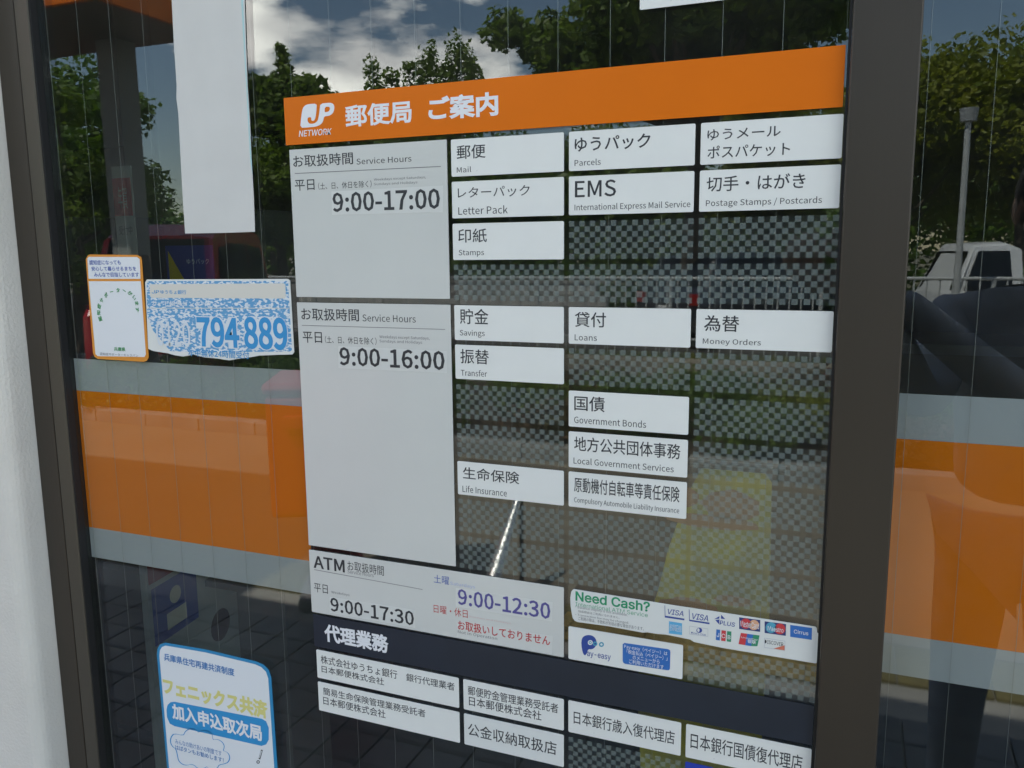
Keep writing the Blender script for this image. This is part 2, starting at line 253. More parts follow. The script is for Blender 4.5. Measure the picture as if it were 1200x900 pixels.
TEXTS=[('head','郵便局',-0.126,-0.0448,1.6199,1.6429,'white','jp',0.022,1,0),('head','ご案内',-0.0252,0.0535,1.6204,1.644,'white','jp',0.03,1,0),('head','NETWORK',-0.1876,-0.144,1.6138,1.6205,'white','in',0.02,1,0.18),('h1','お取扱時間',-0.197,-0.1185,1.581,1.5941,'dark','jp',0.006,1,0),('h1','Service Hours',-0.1143,-0.0465,1.5804,1.5868,'dark','jp',0,1,0),('h1','平日',-0.1962,-0.1698,1.5555,1.5673,'dark','jp',0.006,1,0),('h1','（土、日、休日を除く）',-0.165,-0.0962,1.5556,1.5632,'dark','jp',0,1,0),('h1','Weekdays except Saturdays,',-0.0931,-0.0299,1.5619,1.5651,'grey','jp',0,1,0),('h1','Sundays and Holidays',-0.0933,-0.0402,1.557,1.5603,'grey','jp',0,1,0),('h1','9:00-17:00',-0.1469,-0.014,1.5306,1.5518,'dark','jp',0.018,2,0),('h2','お取扱時間',-0.1961,-0.1185,1.41,1.424,'dark','jp',0.006,1,0),('h2','Service Hours',-0.1141,-0.0467,1.4103,1.4183,'dark','jp',0,1,0),('h2','平日',-0.1955,-0.169,1.384,1.3967,'dark','jp',0.006,1,0),('h2','（土、日、休日を除く）',-0.165,-0.0969,1.3843,1.3926,'dark','jp',0,1,0),('h2','Weekdays except Saturdays,',-0.0929,-0.0304,1.3913,1.3955,'grey','jp',0,1,0),('h2','Sundays and Holidays',-0.0931,-0.0396,1.3866,1.3906,'grey','jp',0,1,0),('h2','9:00-16:00',-0.1464,-0.0127,1.3594,1.3806,'dark','jp',0.018,2,0),('r1A','郵便',0.0064,0.0389,1.5799,1.5938,'dark','jp',0.005,1,0),('r1A','Mail',0.0062,0.0225,1.5666,1.5723,'dark','jp',0,1,0),('r2A','レターパック',0.0068,0.0866,1.5407,1.5514,'dark','jp',0,1,0),('r2A','Letter Pack',0.007,0.0626,1.5239,1.5321,'dark','jp',0,1,0),('r3A','印紙',0.0063,0.039,1.4952,1.5095,'dark','jp',0.005,1,0),('r3A','Stamps',0.0065,0.0356,1.4806,1.4879,'dark','jp',0,1,0),('r1B','ゆうパック',0.1337,0.2083,1.5806,1.5941,'dark','jp',0.01,1,0),('r1B','Parcels',0.1337,0.1601,1.5674,1.5734,'dark','jp',0,1,0),('r2B','EMS',0.1341,0.1756,1.5372,1.5532,'dark','jp',0.008,1,0),('r2B','International Express Mail Service',0.1338,0.247,1.5233,1.5309,'dark','jp',0,1,0),('r1C','ゆうメール',0.261,0.3252,1.5841,1.5938,'dark','jp',0.005,1,0),('r1C','ポスパケット',0.2615,0.3337,1.5676,1.5792,'dark','jp',0.005,1,0),('r2C','切手・はがき',0.2615,0.3477,1.5382,1.5519,'dark','jp',0.006,1,0),('r2C','Postage Stamps / Postcards',0.2613,0.3623,1.5235,1.531,'dark','jp',0,1,0),('r5A','貯金',0.0065,0.0395,1.4102,1.4266,'dark','jp',0.005,1,0),('r5A','Savings',0.006,0.035,1.3961,1.4041,'dark','jp',0,1,0),('r6A','振替',0.0061,0.0395,1.3679,1.3835,'dark','jp',0.005,1,0),('r6A','Transfer',0.0064,0.037,1.3547,1.3616,'dark','jp',0,1,0),('r5B','貸付',0.1342,0.1666,1.4102,1.4253,'dark','jp',0.005,1,0),('r5B','Loans',0.1342,0.1574,1.3966,1.4026,'dark','jp',0,1,0),('r5C','為替',0.2625,0.2949,1.4092,1.4244,'dark','jp',0.006,1,0),('r5C','Money Orders',0.2618,0.315,1.3958,1.4027,'dark','jp',0,1,0),('r7B','国債',0.1339,0.166,1.3248,1.3401,'dark','jp',0.006,1,0),('r7B','Government Bonds',0.1337,0.2085,1.3116,1.3189,'dark','jp',0,1,0),('r8B','地方公共団体事務',0.1338,0.2431,1.2825,1.2979,'dark','jp',0.006,1,0),('r8B','Local Government Services',0.1333,0.2367,1.2689,1.2758,'dark','jp',0,1,0),('r9B','原動機付自転車等責任保険',0.1339,0.243,1.2387,1.2548,'dark','jp',0.006,1,0),('r9B','Compulsory Automobile Liability Insurance',0.1339,0.243,1.2261,1.2334,'dark','jp',0,1,0),('r9A','生命保険',0.0065,0.0728,1.2407,1.2543,'dark','jp',0.005,1,0),('r9A','Life Insurance',0.0057,0.0583,1.2257,1.2334,'dark','jp',0,1,0),('atm','ATM',-0.1959,-0.1515,1.1105,1.126,'dark','jp',0.018,1,0),('atm','お取扱時間',-0.1476,-0.0979,1.114,1.1262,'dark','jp',0,1,0),('atm','Service Hours',-0.1478,-0.1118,1.1103,1.1148,'grey','jp',0,1,0),('atm','平日',-0.1967,-0.177,1.0797,1.091,'dark','jp',0,1,0),('atm','Weekdays',-0.1721,-0.1463,1.0809,1.0848,'grey','jp',0,1,0),('atm','9:00-17:30',-0.1741,-0.0598,1.0586,1.0764,'dark','jp',0.015,2,0),('atm','土曜',-0.0327,-0.0133,1.1153,1.1252,'blue','jp',0,1,0),('atm','Saturdays',-0.012,0.0188,1.1148,1.1199,'paleblue','jp',0,1,0),('atm','9:00-12:30',-0.0028,0.1075,1.0939,1.1129,'violet','jp',0.016,2,0),('atm','日曜・休日',-0.0337,0.009,1.0793,1.0892,'red','jp',0,1,0),('atm','Sundays and Holidays',0.0107,0.0612,1.0809,1.0827,'palered','jp',0,1,0),('atm','お取扱いしておりません',-0.0035,0.1072,1.0637,1.0752,'red','jp',0.01,2,0),('atm','Not in Operation',-0.0036,0.0448,1.0586,1.0631,'grey','jp',0,2,0),('navy','代理業務',-0.1849,-0.0948,1.0177,1.041,'white','jp',0.03,1,0),('d1D','株式会社ゆうちょ銀行',-0.192,-0.0845,0.9877,0.9986,'dark','jp',0.004,1,0),('d1D','銀行代理業者',-0.0725,-0.0093,0.988,0.9978,'dark','jp',0.004,1,0),('d1D','日本郵便株式会社',-0.1914,-0.103,0.976,0.9853,'dark','jp',0.004,1,0),('d2D','簡易生命保険管理業務受託者',-0.1908,-0.0482,0.9464,0.9566,'dark','jp',0.004,1,0),('d2D','日本郵便株式会社',-0.1912,-0.1025,0.9335,0.9443,'dark','jp',0.004,1,0),('d1E','郵便貯金管理業務受託者',0.0075,0.1163,0.9867,0.9981,'dark','jp',0.004,1,0),('d1E','日本郵便株式会社',0.0086,0.0967,0.9738,0.9854,'dark','jp',0.004,1,0),('d2E','公金収納取扱店',0.0066,0.1143,0.9363,0.9521,'dark','jp',0.004,1,0),('d1B','日本銀行歳入復代理店',0.134,0.2436,0.9788,0.9939,'dark','jp',0.004,1,0),('d1C','日本銀行国債復代理店',0.26,0.3687,0.979,0.9962,'dark','jp',0.004,1,0),('cash','Need Cash?',0.1357,0.2154,1.1198,1.1306,'green','in',0.045,1,0),('cash','International ATM Service',0.1357,0.2133,1.1139,1.1185,'green2','in',0,1,0),('cash','・Balance inquiry is not available.',0.1357,0.1922,1.111,1.1146,'grey','jp',0,1,0),('cash','残高照会はご利用になれません。',0.1389,0.1838,1.1073,1.11,'grey','jp',0,1,0),('cash','・Transaction fee may be charged.',0.1357,0.1938,1.1027,1.1059,'grey','jp',0,1,0),('cash','ご利用の際は、手数料が別途必要な場合があります。',0.1389,0.2094,1.0986,1.1027,'grey','jp',0,1,0),('cash','VISA',0.2337,0.2497,1.1208,1.1265,'logo','in',0.02,1,0.2),('cash','VISA',0.2583,0.2743,1.1195,1.1259,'logo','in',0.02,1,0.2),('cash','PLUS',0.2854,0.3004,1.118,1.1226,'logo','in',0.02,1,0.15),('cash','MasterCard',0.3054,0.3231,1.1196,1.1258,'white','in',0.01,3,0),('cash','Maestro',0.3312,0.3458,1.1198,1.1245,'white','in',0.01,3,0),('cash','Cirrus',0.3553,0.3684,1.121,1.125,'white','in',0.015,3,0),('cash','AMERICAN',0.236,0.2478,1.1067,1.1105,'white','in',0,3,0),('cash','EXPRESS',0.2364,0.2479,1.1037,1.1071,'white','in',0,3,0),('cash','Diners Club',0.2579,0.2725,1.104,1.1059,'logo','in',0,1,0),('cash','J',0.2831,0.2854,1.1048,1.1093,'white','in',0.02,3,0),('cash','C',0.2878,0.2912,1.1046,1.1092,'white','in',0.02,3,0),('cash','B',0.2937,0.2964,1.1044,1.1086,'white','in',0.02,3,0),('cash','UnionPay',0.3066,0.3225,1.1074,1.1094,'white','in',0.01,3,0),('cash','银联',0.3128,0.3208,1.1036,1.1077,'white','jp',0.01,3,0),('cash','DISCOVER',0.329,0.3461,1.1059,1.1098,'dark','in',0,1,0),('pay','ay-easy',0.1488,0.1747,1.0581,1.0649,'logo','in',0.012,1,0),('pay','Pay-easy（ペイジー）は',0.1891,0.2343,1.0751,1.0803,'white','jp',0.004,2,0),('pay','「税金払込（ペイジー）」',0.1918,0.2344,1.0703,1.0753,'white','jp',0.004,2,0),('pay','のメニューから',0.1982,0.2265,1.0654,1.0699,'white','jp',0.004,2,0),('pay','ご利用いただけます',0.1944,0.2308,1.0599,1.0649,'white','jp',0.004,2,0),('duck','認知症になっても',-0.5198,-0.4661,1.474,1.4802,'blue','jp',0.012,3,0),('duck','安心して暮らせるまちを',-0.517,-0.4413,1.4664,1.4721,'blue','jp',0.012,3,0),('duck','みんなで目指しています',-0.5134,-0.4375,1.4587,1.4647,'blue','jp',0.012,3,0),('duck','兵庫県',-0.4899,-0.4702,1.3637,1.3691,'green3','jp',0.02,3,0),('duck','認知症サポーターキャラバン',-0.5152,-0.4494,1.3572,1.361,'grey','jp',0,3,0),('yucho','JP',-0.4185,-0.4067,1.4383,1.4426,'cyan','in',0.02,3,0.15),('yucho','ゆうちょ銀行',-0.4044,-0.3635,1.4379,1.443,'cyan','jp',0.01,3,0),('yucho','794',-0.3505,-0.2864,1.3739,1.4111,'cyan','jp',0.028,4,0),('yucho','889',-0.2796,-0.2165,1.3737,1.4125,'cyan','jp',0.028,4,0),('yucho','0120',-0.4163,-0.3619,1.3731,1.4044,'ghost','in',0.03,4,0),('yucho','年中無休24時間受付',-0.3674,-0.2735,1.3616,1.3708,'cyan','jp',0.01,3,0),('yucho','カード紛失センター',-0.42,-0.3332,1.4234,1.4298,'ghost','jp',0.015,4,0),('phx','兵庫県住宅再建共済制度',-0.4464,-0.3275,0.9441,0.9552,'blue2','jp',0.016,3,0),('phx','フェニックス共済',-0.452,-0.2773,0.8942,0.92,'yellow','jp',0.04,3,0),('phx','加入申込取次局',-0.4394,-0.2889,0.8605,0.884,'white','jp',0.03,4,0),('phx','みんなの助けあいの制度です',-0.4379,-0.3582,0.8238,0.8319,'blue2','jp',0,3,0),('phx','はばタンもお勧めします！',-0.4387,-0.3554,0.815,0.8226,'blue2','jp',0.01,3,0)]
PRINTS=[('head','white',1,'emblem',[[(-0.1853,1.6233),(-0.1836,1.6328),(-0.1817,1.6415),(-0.1798,1.6451),(-0.177,1.647),(-0.1729,1.6478),(-0.162,1.6476),(-0.1626,1.6422),(-0.1638,1.6355),(-0.165,1.6316),(-0.1668,1.6296),(-0.1692,1.6298),(-0.1704,1.6312),(-0.17,1.6338),(-0.1745,1.6338),(-0.1752,1.6309),(-0.1743,1.6284),(-0.172,1.6269),(-0.1682,1.6266),(-0.1642,1.6277),(-0.1614,1.6302),(-0.1598,1.6353),(-0.1584,1.6419),(-0.1575,1.6472),(-0.1454,1.6473),(-0.1422,1.6465),(-0.1398,1.6444),(-0.1395,1.6413),(-0.1408,1.6373),(-0.1436,1.6348),(-0.1473,1.6336),(-0.1532,1.6335),(-0.1544,1.6295),(-0.1564,1.6264),(-0.1604,1.6242),(-0.1658,1.6233),(-0.1751,1.6232)],[(-0.1516,1.6433),(-0.1471,1.6433),(-0.1455,1.6424),(-0.1454,1.6402),(-0.1467,1.6384),(-0.1487,1.6379),(-0.1525,1.6377)]]),('h1','grey',1,'rule',[[(-0.1954,1.5749),(-0.0122,1.5741),(-0.0122,1.5734),(-0.1954,1.5742)]]),('h2','grey',1,'rule',[[(-0.1958,1.4042),(-0.0113,1.4042),(-0.0114,1.4036),(-0.1959,1.4036)]]),('atm','grey',1,'rule',[[(-0.1951,1.1085),(-0.0475,1.1052),(-0.0475,1.1046),(-0.1951,1.1078)]]),('cash','logo',1,'card_mark',[[(0.2304,1.1295),(0.2309,1.1294),(0.2314,1.1186),(0.2506,1.1186),(0.2507,1.1168),(0.2309,1.1166)]]),('cash','logo',1,'card_mark',[[(0.2549,1.1291),(0.2555,1.1291),(0.256,1.1184),(0.2756,1.1185),(0.2757,1.1167),(0.2555,1.1168)]]),('cash','logo',1,'card_mark',[[(0.28,1.1228),(0.2851,1.1269),(0.2849,1.1242)]]),('cash','logo',1,'card_mark',[[(0.2811,1.1221),(0.2852,1.1234),(0.285,1.1182)]]),('cash','logo',1,'card_mark',[[(0.2867,1.1287),(0.2907,1.1246),(0.2866,1.1245)]]),('cash','navyp',1,'card_mark',[[(0.304,1.1288),(0.324,1.1292),(0.3242,1.117),(0.3044,1.1167)]]),('cash','redp',2,'card_mark',[[(0.3152,1.1242),(0.3151,1.1225),(0.3144,1.1209),(0.3134,1.1196),(0.3121,1.1186),(0.3106,1.1181),(0.3091,1.1181),(0.3077,1.1186),(0.3066,1.1196),(0.3058,1.121),(0.3055,1.1226),(0.3057,1.1242),(0.3064,1.1258),(0.3074,1.1272),(0.3087,1.1281),(0.3102,1.1287),(0.3117,1.1286),(0.3131,1.1281),(0.3142,1.1271),(0.3149,1.1258)]]),('cash','peach',2,'card_mark',[[(0.323,1.124),(0.3228,1.1223),(0.3222,1.1207),(0.3212,1.1194),(0.3199,1.1184),(0.3184,1.1179),(0.3169,1.1179),(0.3155,1.1184),(0.3144,1.1194),(0.3137,1.1208),(0.3134,1.1224),(0.3136,1.1241),(0.3142,1.1256),(0.3153,1.127),(0.3166,1.128),(0.318,1.1285),(0.3195,1.1284),(0.3209,1.1279),(0.322,1.1269),(0.3227,1.1256)]]),('cash','navyp',1,'card_mark',[[(0.3281,1.1286),(0.3479,1.129),(0.3481,1.117),(0.3285,1.1167)]]),('cash','tealp',2,'card_mark',[[(0.3392,1.1241),(0.339,1.1223),(0.3384,1.1207),(0.3373,1.1193),(0.336,1.1182),(0.3344,1.1177),(0.3329,1.1177),(0.3314,1.1183),(0.3303,1.1193),(0.3295,1.1207),(0.3292,1.1224),(0.3294,1.1241),(0.3301,1.1258),(0.3311,1.1272),(0.3325,1.1282),(0.334,1.1288),(0.3356,1.1287),(0.337,1.1282),(0.3381,1.1272),(0.3389,1.1257)]]),('cash','redp',2,'card_mark',[[(0.3475,1.124),(0.3473,1.1223),(0.3467,1.1206),(0.3456,1.1192),(0.3443,1.1182),(0.3427,1.1177),(0.3412,1.1177),(0.3398,1.1182),(0.3386,1.1193),(0.3379,1.1207),(0.3376,1.1223),(0.3377,1.1241),(0.3384,1.1257),(0.3394,1.1271),(0.3408,1.1282),(0.3423,1.1287),(0.3439,1.1287),(0.3453,1.1281),(0.3464,1.1271),(0.3472,1.1257)]]),('cash','bluep',1,'card_mark',[[(0.3517,1.1288),(0.3714,1.1291),(0.3717,1.117),(0.3522,1.1168)]]),('cash','skyp',1,'card_mark',[[(0.2352,1.1133),(0.2484,1.1133),(0.2487,1.1007),(0.2354,1.1001)]]),('cash','line',1,'card_mark',[[(0.2558,1.1118),(0.2744,1.1119),(0.2746,1.1034),(0.256,1.1027)],[(0.2562,1.1113),(0.274,1.1114),(0.2742,1.1039),(0.2564,1.1034)]]),('cash','logo',1,'card_mark',[[(0.2686,1.1091),(0.2685,1.1083),(0.2681,1.1075),(0.2675,1.1067),(0.2667,1.1062),(0.2658,1.1059),(0.265,1.1059),(0.2642,1.1062),(0.2635,1.1067),(0.2631,1.1074),(0.2629,1.1082),(0.2631,1.109),(0.2634,1.1099),(0.2641,1.1106),(0.2648,1.1111),(0.2657,1.1114),(0.2666,1.1114),(0.2674,1.1111),(0.268,1.1106),(0.2684,1.11)],[(0.2662,1.1089),(0.2661,1.1083),(0.266,1.1077),(0.2657,1.1072),(0.2654,1.1069),(0.265,1.1067),(0.2646,1.1067),(0.2642,1.107),(0.2639,1.1073),(0.2637,1.1079),(0.2637,1.1085),(0.2637,1.1091),(0.2639,1.1096),(0.2641,1.1101),(0.2645,1.1105),(0.2649,1.1106),(0.2653,1.1106),(0.2656,1.1104),(0.2659,1.11),(0.2661,1.1095)]]),('cash','bluep',1,'card_mark',[[(0.2825,1.1126),(0.2862,1.1127),(0.2861,1.1013),(0.2822,1.1015)]]),('cash','redp',1,'card_mark',[[(0.2875,1.1125),(0.2918,1.1126),(0.2917,1.1015),(0.2874,1.1014)]]),('cash','greenp',1,'card_mark',[[(0.293,1.1125),(0.2971,1.1127),(0.297,1.1017),(0.2929,1.1016)]]),('cash','redp',1,'card_mark',[[(0.3061,1.1129),(0.3122,1.113),(0.3106,1.1008),(0.3043,1.1008)]]),('cash','bluep',1,'card_mark',[[(0.3122,1.113),(0.318,1.1131),(0.3163,1.1009),(0.3106,1.1008)]]),('cash','greenp',1,'card_mark',[[(0.318,1.1131),(0.3239,1.1133),(0.3222,1.1017),(0.3163,1.1009)]]),('cash','line',1,'card_mark',[[(0.3284,1.1117),(0.3478,1.1118),(0.348,1.1017),(0.3288,1.1014)],[(0.3288,1.1111),(0.3475,1.1113),(0.3476,1.1023),(0.3292,1.1019)]]),('cash','coral',2,'card_mark',[[(0.3374,1.1021),(0.3474,1.1072),(0.3476,1.1021)]]),('pay','logo',1,'pay_mark',[[(0.1422,1.0719),(0.1428,1.0784),(0.1453,1.0817),(0.1491,1.0836),(0.1541,1.084),(0.1578,1.0817),(0.1595,1.0769),(0.1579,1.0715),(0.1542,1.0682),(0.1498,1.0678),(0.1488,1.0627),(0.146,1.0594),(0.1437,1.0631)],[(0.155,1.0761),(0.1549,1.0752),(0.1545,1.0743),(0.1539,1.0736),(0.1531,1.0731),(0.1523,1.0728),(0.1514,1.0727),(0.1506,1.073),(0.15,1.0735),(0.1496,1.0742),(0.1495,1.0751),(0.1496,1.076),(0.15,1.0769),(0.1506,1.0776),(0.1514,1.0781),(0.1522,1.0784),(0.1531,1.0784),(0.1539,1.0782),(0.1545,1.0776),(0.1549,1.0769)]]),('pay','tealp',1,'pay_mark',[[(0.1539,1.0759),(0.1538,1.0753),(0.1536,1.0748),(0.1532,1.0744),(0.1528,1.0741),(0.1523,1.0739),(0.1517,1.0739),(0.1513,1.0741),(0.1509,1.0744),(0.1507,1.0748),(0.1506,1.0753),(0.1507,1.0758),(0.1509,1.0763),(0.1513,1.0768),(0.1517,1.0771),(0.1522,1.0773),(0.1527,1.0773),(0.1532,1.0771),(0.1536,1.0768),(0.1538,1.0764)],[(0.153,1.0757),(0.153,1.0755),(0.1529,1.0752),(0.1527,1.075),(0.1525,1.0749),(0.1522,1.0748),(0.152,1.0748),(0.1518,1.0749),(0.1516,1.075),(0.1515,1.0752),(0.1515,1.0755),(0.1515,1.0757),(0.1516,1.0759),(0.1518,1.0761),(0.152,1.0763),(0.1522,1.0764),(0.1525,1.0764),(0.1527,1.0763),(0.1528,1.0761),(0.153,1.0759)]]),('pay','tealp',2,'pay_mark',[[(0.1601,1.0757),(0.16,1.0749),(0.1597,1.0741),(0.1591,1.0734),(0.1584,1.073),(0.1576,1.0727),(0.1569,1.0727),(0.1562,1.0729),(0.1556,1.0734),(0.1553,1.074),(0.1551,1.0748),(0.1552,1.0756),(0.1556,1.0764),(0.1561,1.0771),(0.1568,1.0776),(0.1576,1.0778),(0.1584,1.0778),(0.1591,1.0776),(0.1596,1.0771),(0.16,1.0765)],[(0.1588,1.0755),(0.1587,1.0751),(0.1585,1.0747),(0.1583,1.0744),(0.158,1.0742),(0.1576,1.0741),(0.1573,1.0741),(0.157,1.0742),(0.1567,1.0744),(0.1566,1.0747),(0.1565,1.0751),(0.1566,1.0754),(0.1567,1.0758),(0.157,1.0761),(0.1573,1.0763),(0.1576,1.0764),(0.158,1.0764),(0.1583,1.0763),(0.1585,1.0761),(0.1587,1.0758)]]),('pay','tealp',1,'pay_mark',[[(0.1672,1.0761),(0.1671,1.0752),(0.1667,1.0743),(0.1661,1.0736),(0.1653,1.0731),(0.1645,1.0728),(0.1637,1.0727),(0.1629,1.073),(0.1623,1.0735),(0.1619,1.0742),(0.1617,1.0751),(0.1619,1.076),(0.1623,1.0768),(0.1629,1.0776),(0.1636,1.0781),(0.1645,1.0784),(0.1653,1.0784),(0.1661,1.0781),(0.1667,1.0776),(0.1671,1.0769)],[(0.1657,1.0758),(0.1657,1.0754),(0.1655,1.075),(0.1652,1.0747),(0.1649,1.0744),(0.1645,1.0743),(0.1641,1.0743),(0.1638,1.0744),(0.1635,1.0746),(0.1633,1.075),(0.1632,1.0754),(0.1633,1.0758),(0.1635,1.0761),(0.1637,1.0765),(0.1641,1.0767),(0.1645,1.0768),(0.1649,1.0769),(0.1652,1.0767),(0.1655,1.0765),(0.1657,1.0762)]]),('pay','bluep',1,'notice_box',[[(0.1892,1.0817),(0.235,1.083),(0.2368,1.0822),(0.2373,1.0801),(0.2372,1.062),(0.2363,1.0604),(0.2343,1.0599),(0.1901,1.0586),(0.1883,1.0595),(0.1876,1.0615),(0.1874,1.0799)]]),('phx','sticker',1,'face',[[(-0.4545,0.9497),(-0.4526,0.9581),(-0.4483,0.9634),(-0.442,0.9664),(-0.3755,0.969),(-0.2939,0.9675),(-0.2839,0.9655),(-0.2769,0.9605),(-0.2738,0.952),(-0.2724,0.812),(-0.2741,0.7596),(-0.4484,0.7391),(-0.4531,0.7834)]]),('phx','cyan',2,'title_bar',[[(-0.4492,0.8719),(-0.4466,0.8794),(-0.4408,0.8846),(-0.4339,0.8867),(-0.2876,0.8933),(-0.281,0.8911),(-0.2775,0.883),(-0.2786,0.8663),(-0.2832,0.8584),(-0.2909,0.8545),(-0.4373,0.8502),(-0.4454,0.8522),(-0.4495,0.8608)]]),('phx','cyan',2,'speech_cloud',[[(-0.4384,0.8159),(-0.444,0.8177),(-0.4473,0.8218),(-0.4477,0.8275),(-0.445,0.8336),(-0.4399,0.839),(-0.4231,0.8398),(-0.4206,0.8448),(-0.4163,0.8493),(-0.4109,0.8525),(-0.4051,0.854),(-0.3999,0.8537),(-0.3961,0.8504),(-0.3908,0.854),(-0.385,0.8561),(-0.3794,0.8565),(-0.3747,0.8552),(-0.3713,0.8522),(-0.3713,0.8451),(-0.3659,0.8471),(-0.3608,0.8475),(-0.3564,0.8462),(-0.3532,0.8435),(-0.3518,0.8396),(-0.3546,0.8327),(-0.3489,0.8327),(-0.3449,0.83),(-0.3438,0.8253),(-0.3457,0.8199),(-0.3502,0.8152),(-0.3637,0.8097),(-0.3655,0.8059),(-0.3686,0.8025),(-0.3726,0.8),(-0.3768,0.7988),(-0.3807,0.799),(-0.3853,0.8022),(-0.3894,0.7985),(-0.3943,0.7961),(-0.3993,0.7953),(-0.4036,0.7961),(-0.4066,0.7986),(-0.4135,0.7989),(-0.42,0.7956),(-0.4266,0.7946),(-0.4322,0.7961),(-0.4357,0.7997),(-0.4366,0.805)],[(-0.4367,0.8162),(-0.4422,0.818),(-0.4454,0.8219),(-0.4457,0.8274),(-0.4432,0.8333),(-0.4382,0.8385),(-0.422,0.8393),(-0.4196,0.8441),(-0.4155,0.8484),(-0.4102,0.8515),(-0.4047,0.853),(-0.3996,0.8527),(-0.396,0.8495),(-0.3909,0.853),(-0.3853,0.855),(-0.3799,0.8554),(-0.3753,0.8541),(-0.372,0.8513),(-0.372,0.8444),(-0.3669,0.8463),(-0.3619,0.8467),(-0.3576,0.8455),(-0.3546,0.8429),(-0.3532,0.8391),(-0.3559,0.8324),(-0.3504,0.8324),(-0.3466,0.8298),(-0.3454,0.8253),(-0.3473,0.8201),(-0.3517,0.8156),(-0.3647,0.8102),(-0.3665,0.8065),(-0.3694,0.8033),(-0.3733,0.8009),(-0.3774,0.7997),(-0.3812,0.7999),(-0.3855,0.803),(-0.3895,0.7995),(-0.3942,0.7971),(-0.399,0.7963),(-0.4032,0.7972),(-0.4061,0.7995),(-0.4128,0.7998),(-0.419,0.7966),(-0.4254,0.7957),(-0.4308,0.7971),(-0.4342,0.8006),(-0.435,0.8057)]]),('phx','dark',2,'mark',[[(-0.292,0.8491),(-0.2893,0.8488),(-0.2943,0.8346),(-0.297,0.8349)],[(-0.2921,0.8476),(-0.2907,0.8473),(-0.2949,0.8363),(-0.2959,0.8364)]]),('phx','dark',2,'mark',[[(-0.2953,0.8308),(-0.2955,0.83),(-0.2959,0.8292),(-0.2966,0.8285),(-0.2974,0.8279),(-0.2982,0.8276),(-0.2991,0.8275),(-0.2999,0.8277),(-0.3004,0.8281),(-0.3008,0.8287),(-0.3009,0.8294),(-0.3007,0.8302),(-0.3002,0.831),(-0.2996,0.8317),(-0.2988,0.8322),(-0.2979,0.8326),(-0.297,0.8326),(-0.2963,0.8325),(-0.2957,0.8321),(-0.2954,0.8315)],[(-0.2967,0.8304),(-0.2968,0.83),(-0.297,0.8296),(-0.2973,0.8293),(-0.2977,0.829),(-0.2982,0.8288),(-0.2986,0.8288),(-0.299,0.8289),(-0.2993,0.8291),(-0.2994,0.8294),(-0.2995,0.8297),(-0.2994,0.8301),(-0.2992,0.8305),(-0.2988,0.8309),(-0.2984,0.8312),(-0.298,0.8313),(-0.2976,0.8314),(-0.2972,0.8313),(-0.2969,0.8311),(-0.2967,0.8308)]]),('duck','sticker',1,'face',[[(-0.5229,1.4822),(-0.5204,1.4843),(-0.4384,1.4835),(-0.4345,1.4808),(-0.4356,1.4565),(-0.5238,1.4563)]]),('duck','sticker',1,'face',[[(-0.5241,1.4532),(-0.4355,1.4536),(-0.4365,1.3615),(-0.439,1.3578),(-0.5199,1.3559),(-0.5234,1.3583)]]),('yucho','cyanp',1,'worn_field',[[(-0.4222,1.4536),(-0.2142,1.4549),(-0.2119,1.4532),(-0.2116,1.3748),(-0.2141,1.3729),(-0.3552,1.3666),(-0.396,1.367),(-0.4214,1.3918),(-0.4294,1.4104),(-0.426,1.451)]]),('yucho','cream',2,'heading_strip',[[(-0.4198,1.4499),(-0.2182,1.452),(-0.2159,1.4503),(-0.2162,1.4363),(-0.2181,1.4345),(-0.4201,1.433),(-0.422,1.4351),(-0.4214,1.4478)]]),('yucho','cream',2,'rule',[[(-0.4263,1.4204),(-0.2122,1.4238),(-0.2123,1.423),(-0.4264,1.4196)]])]
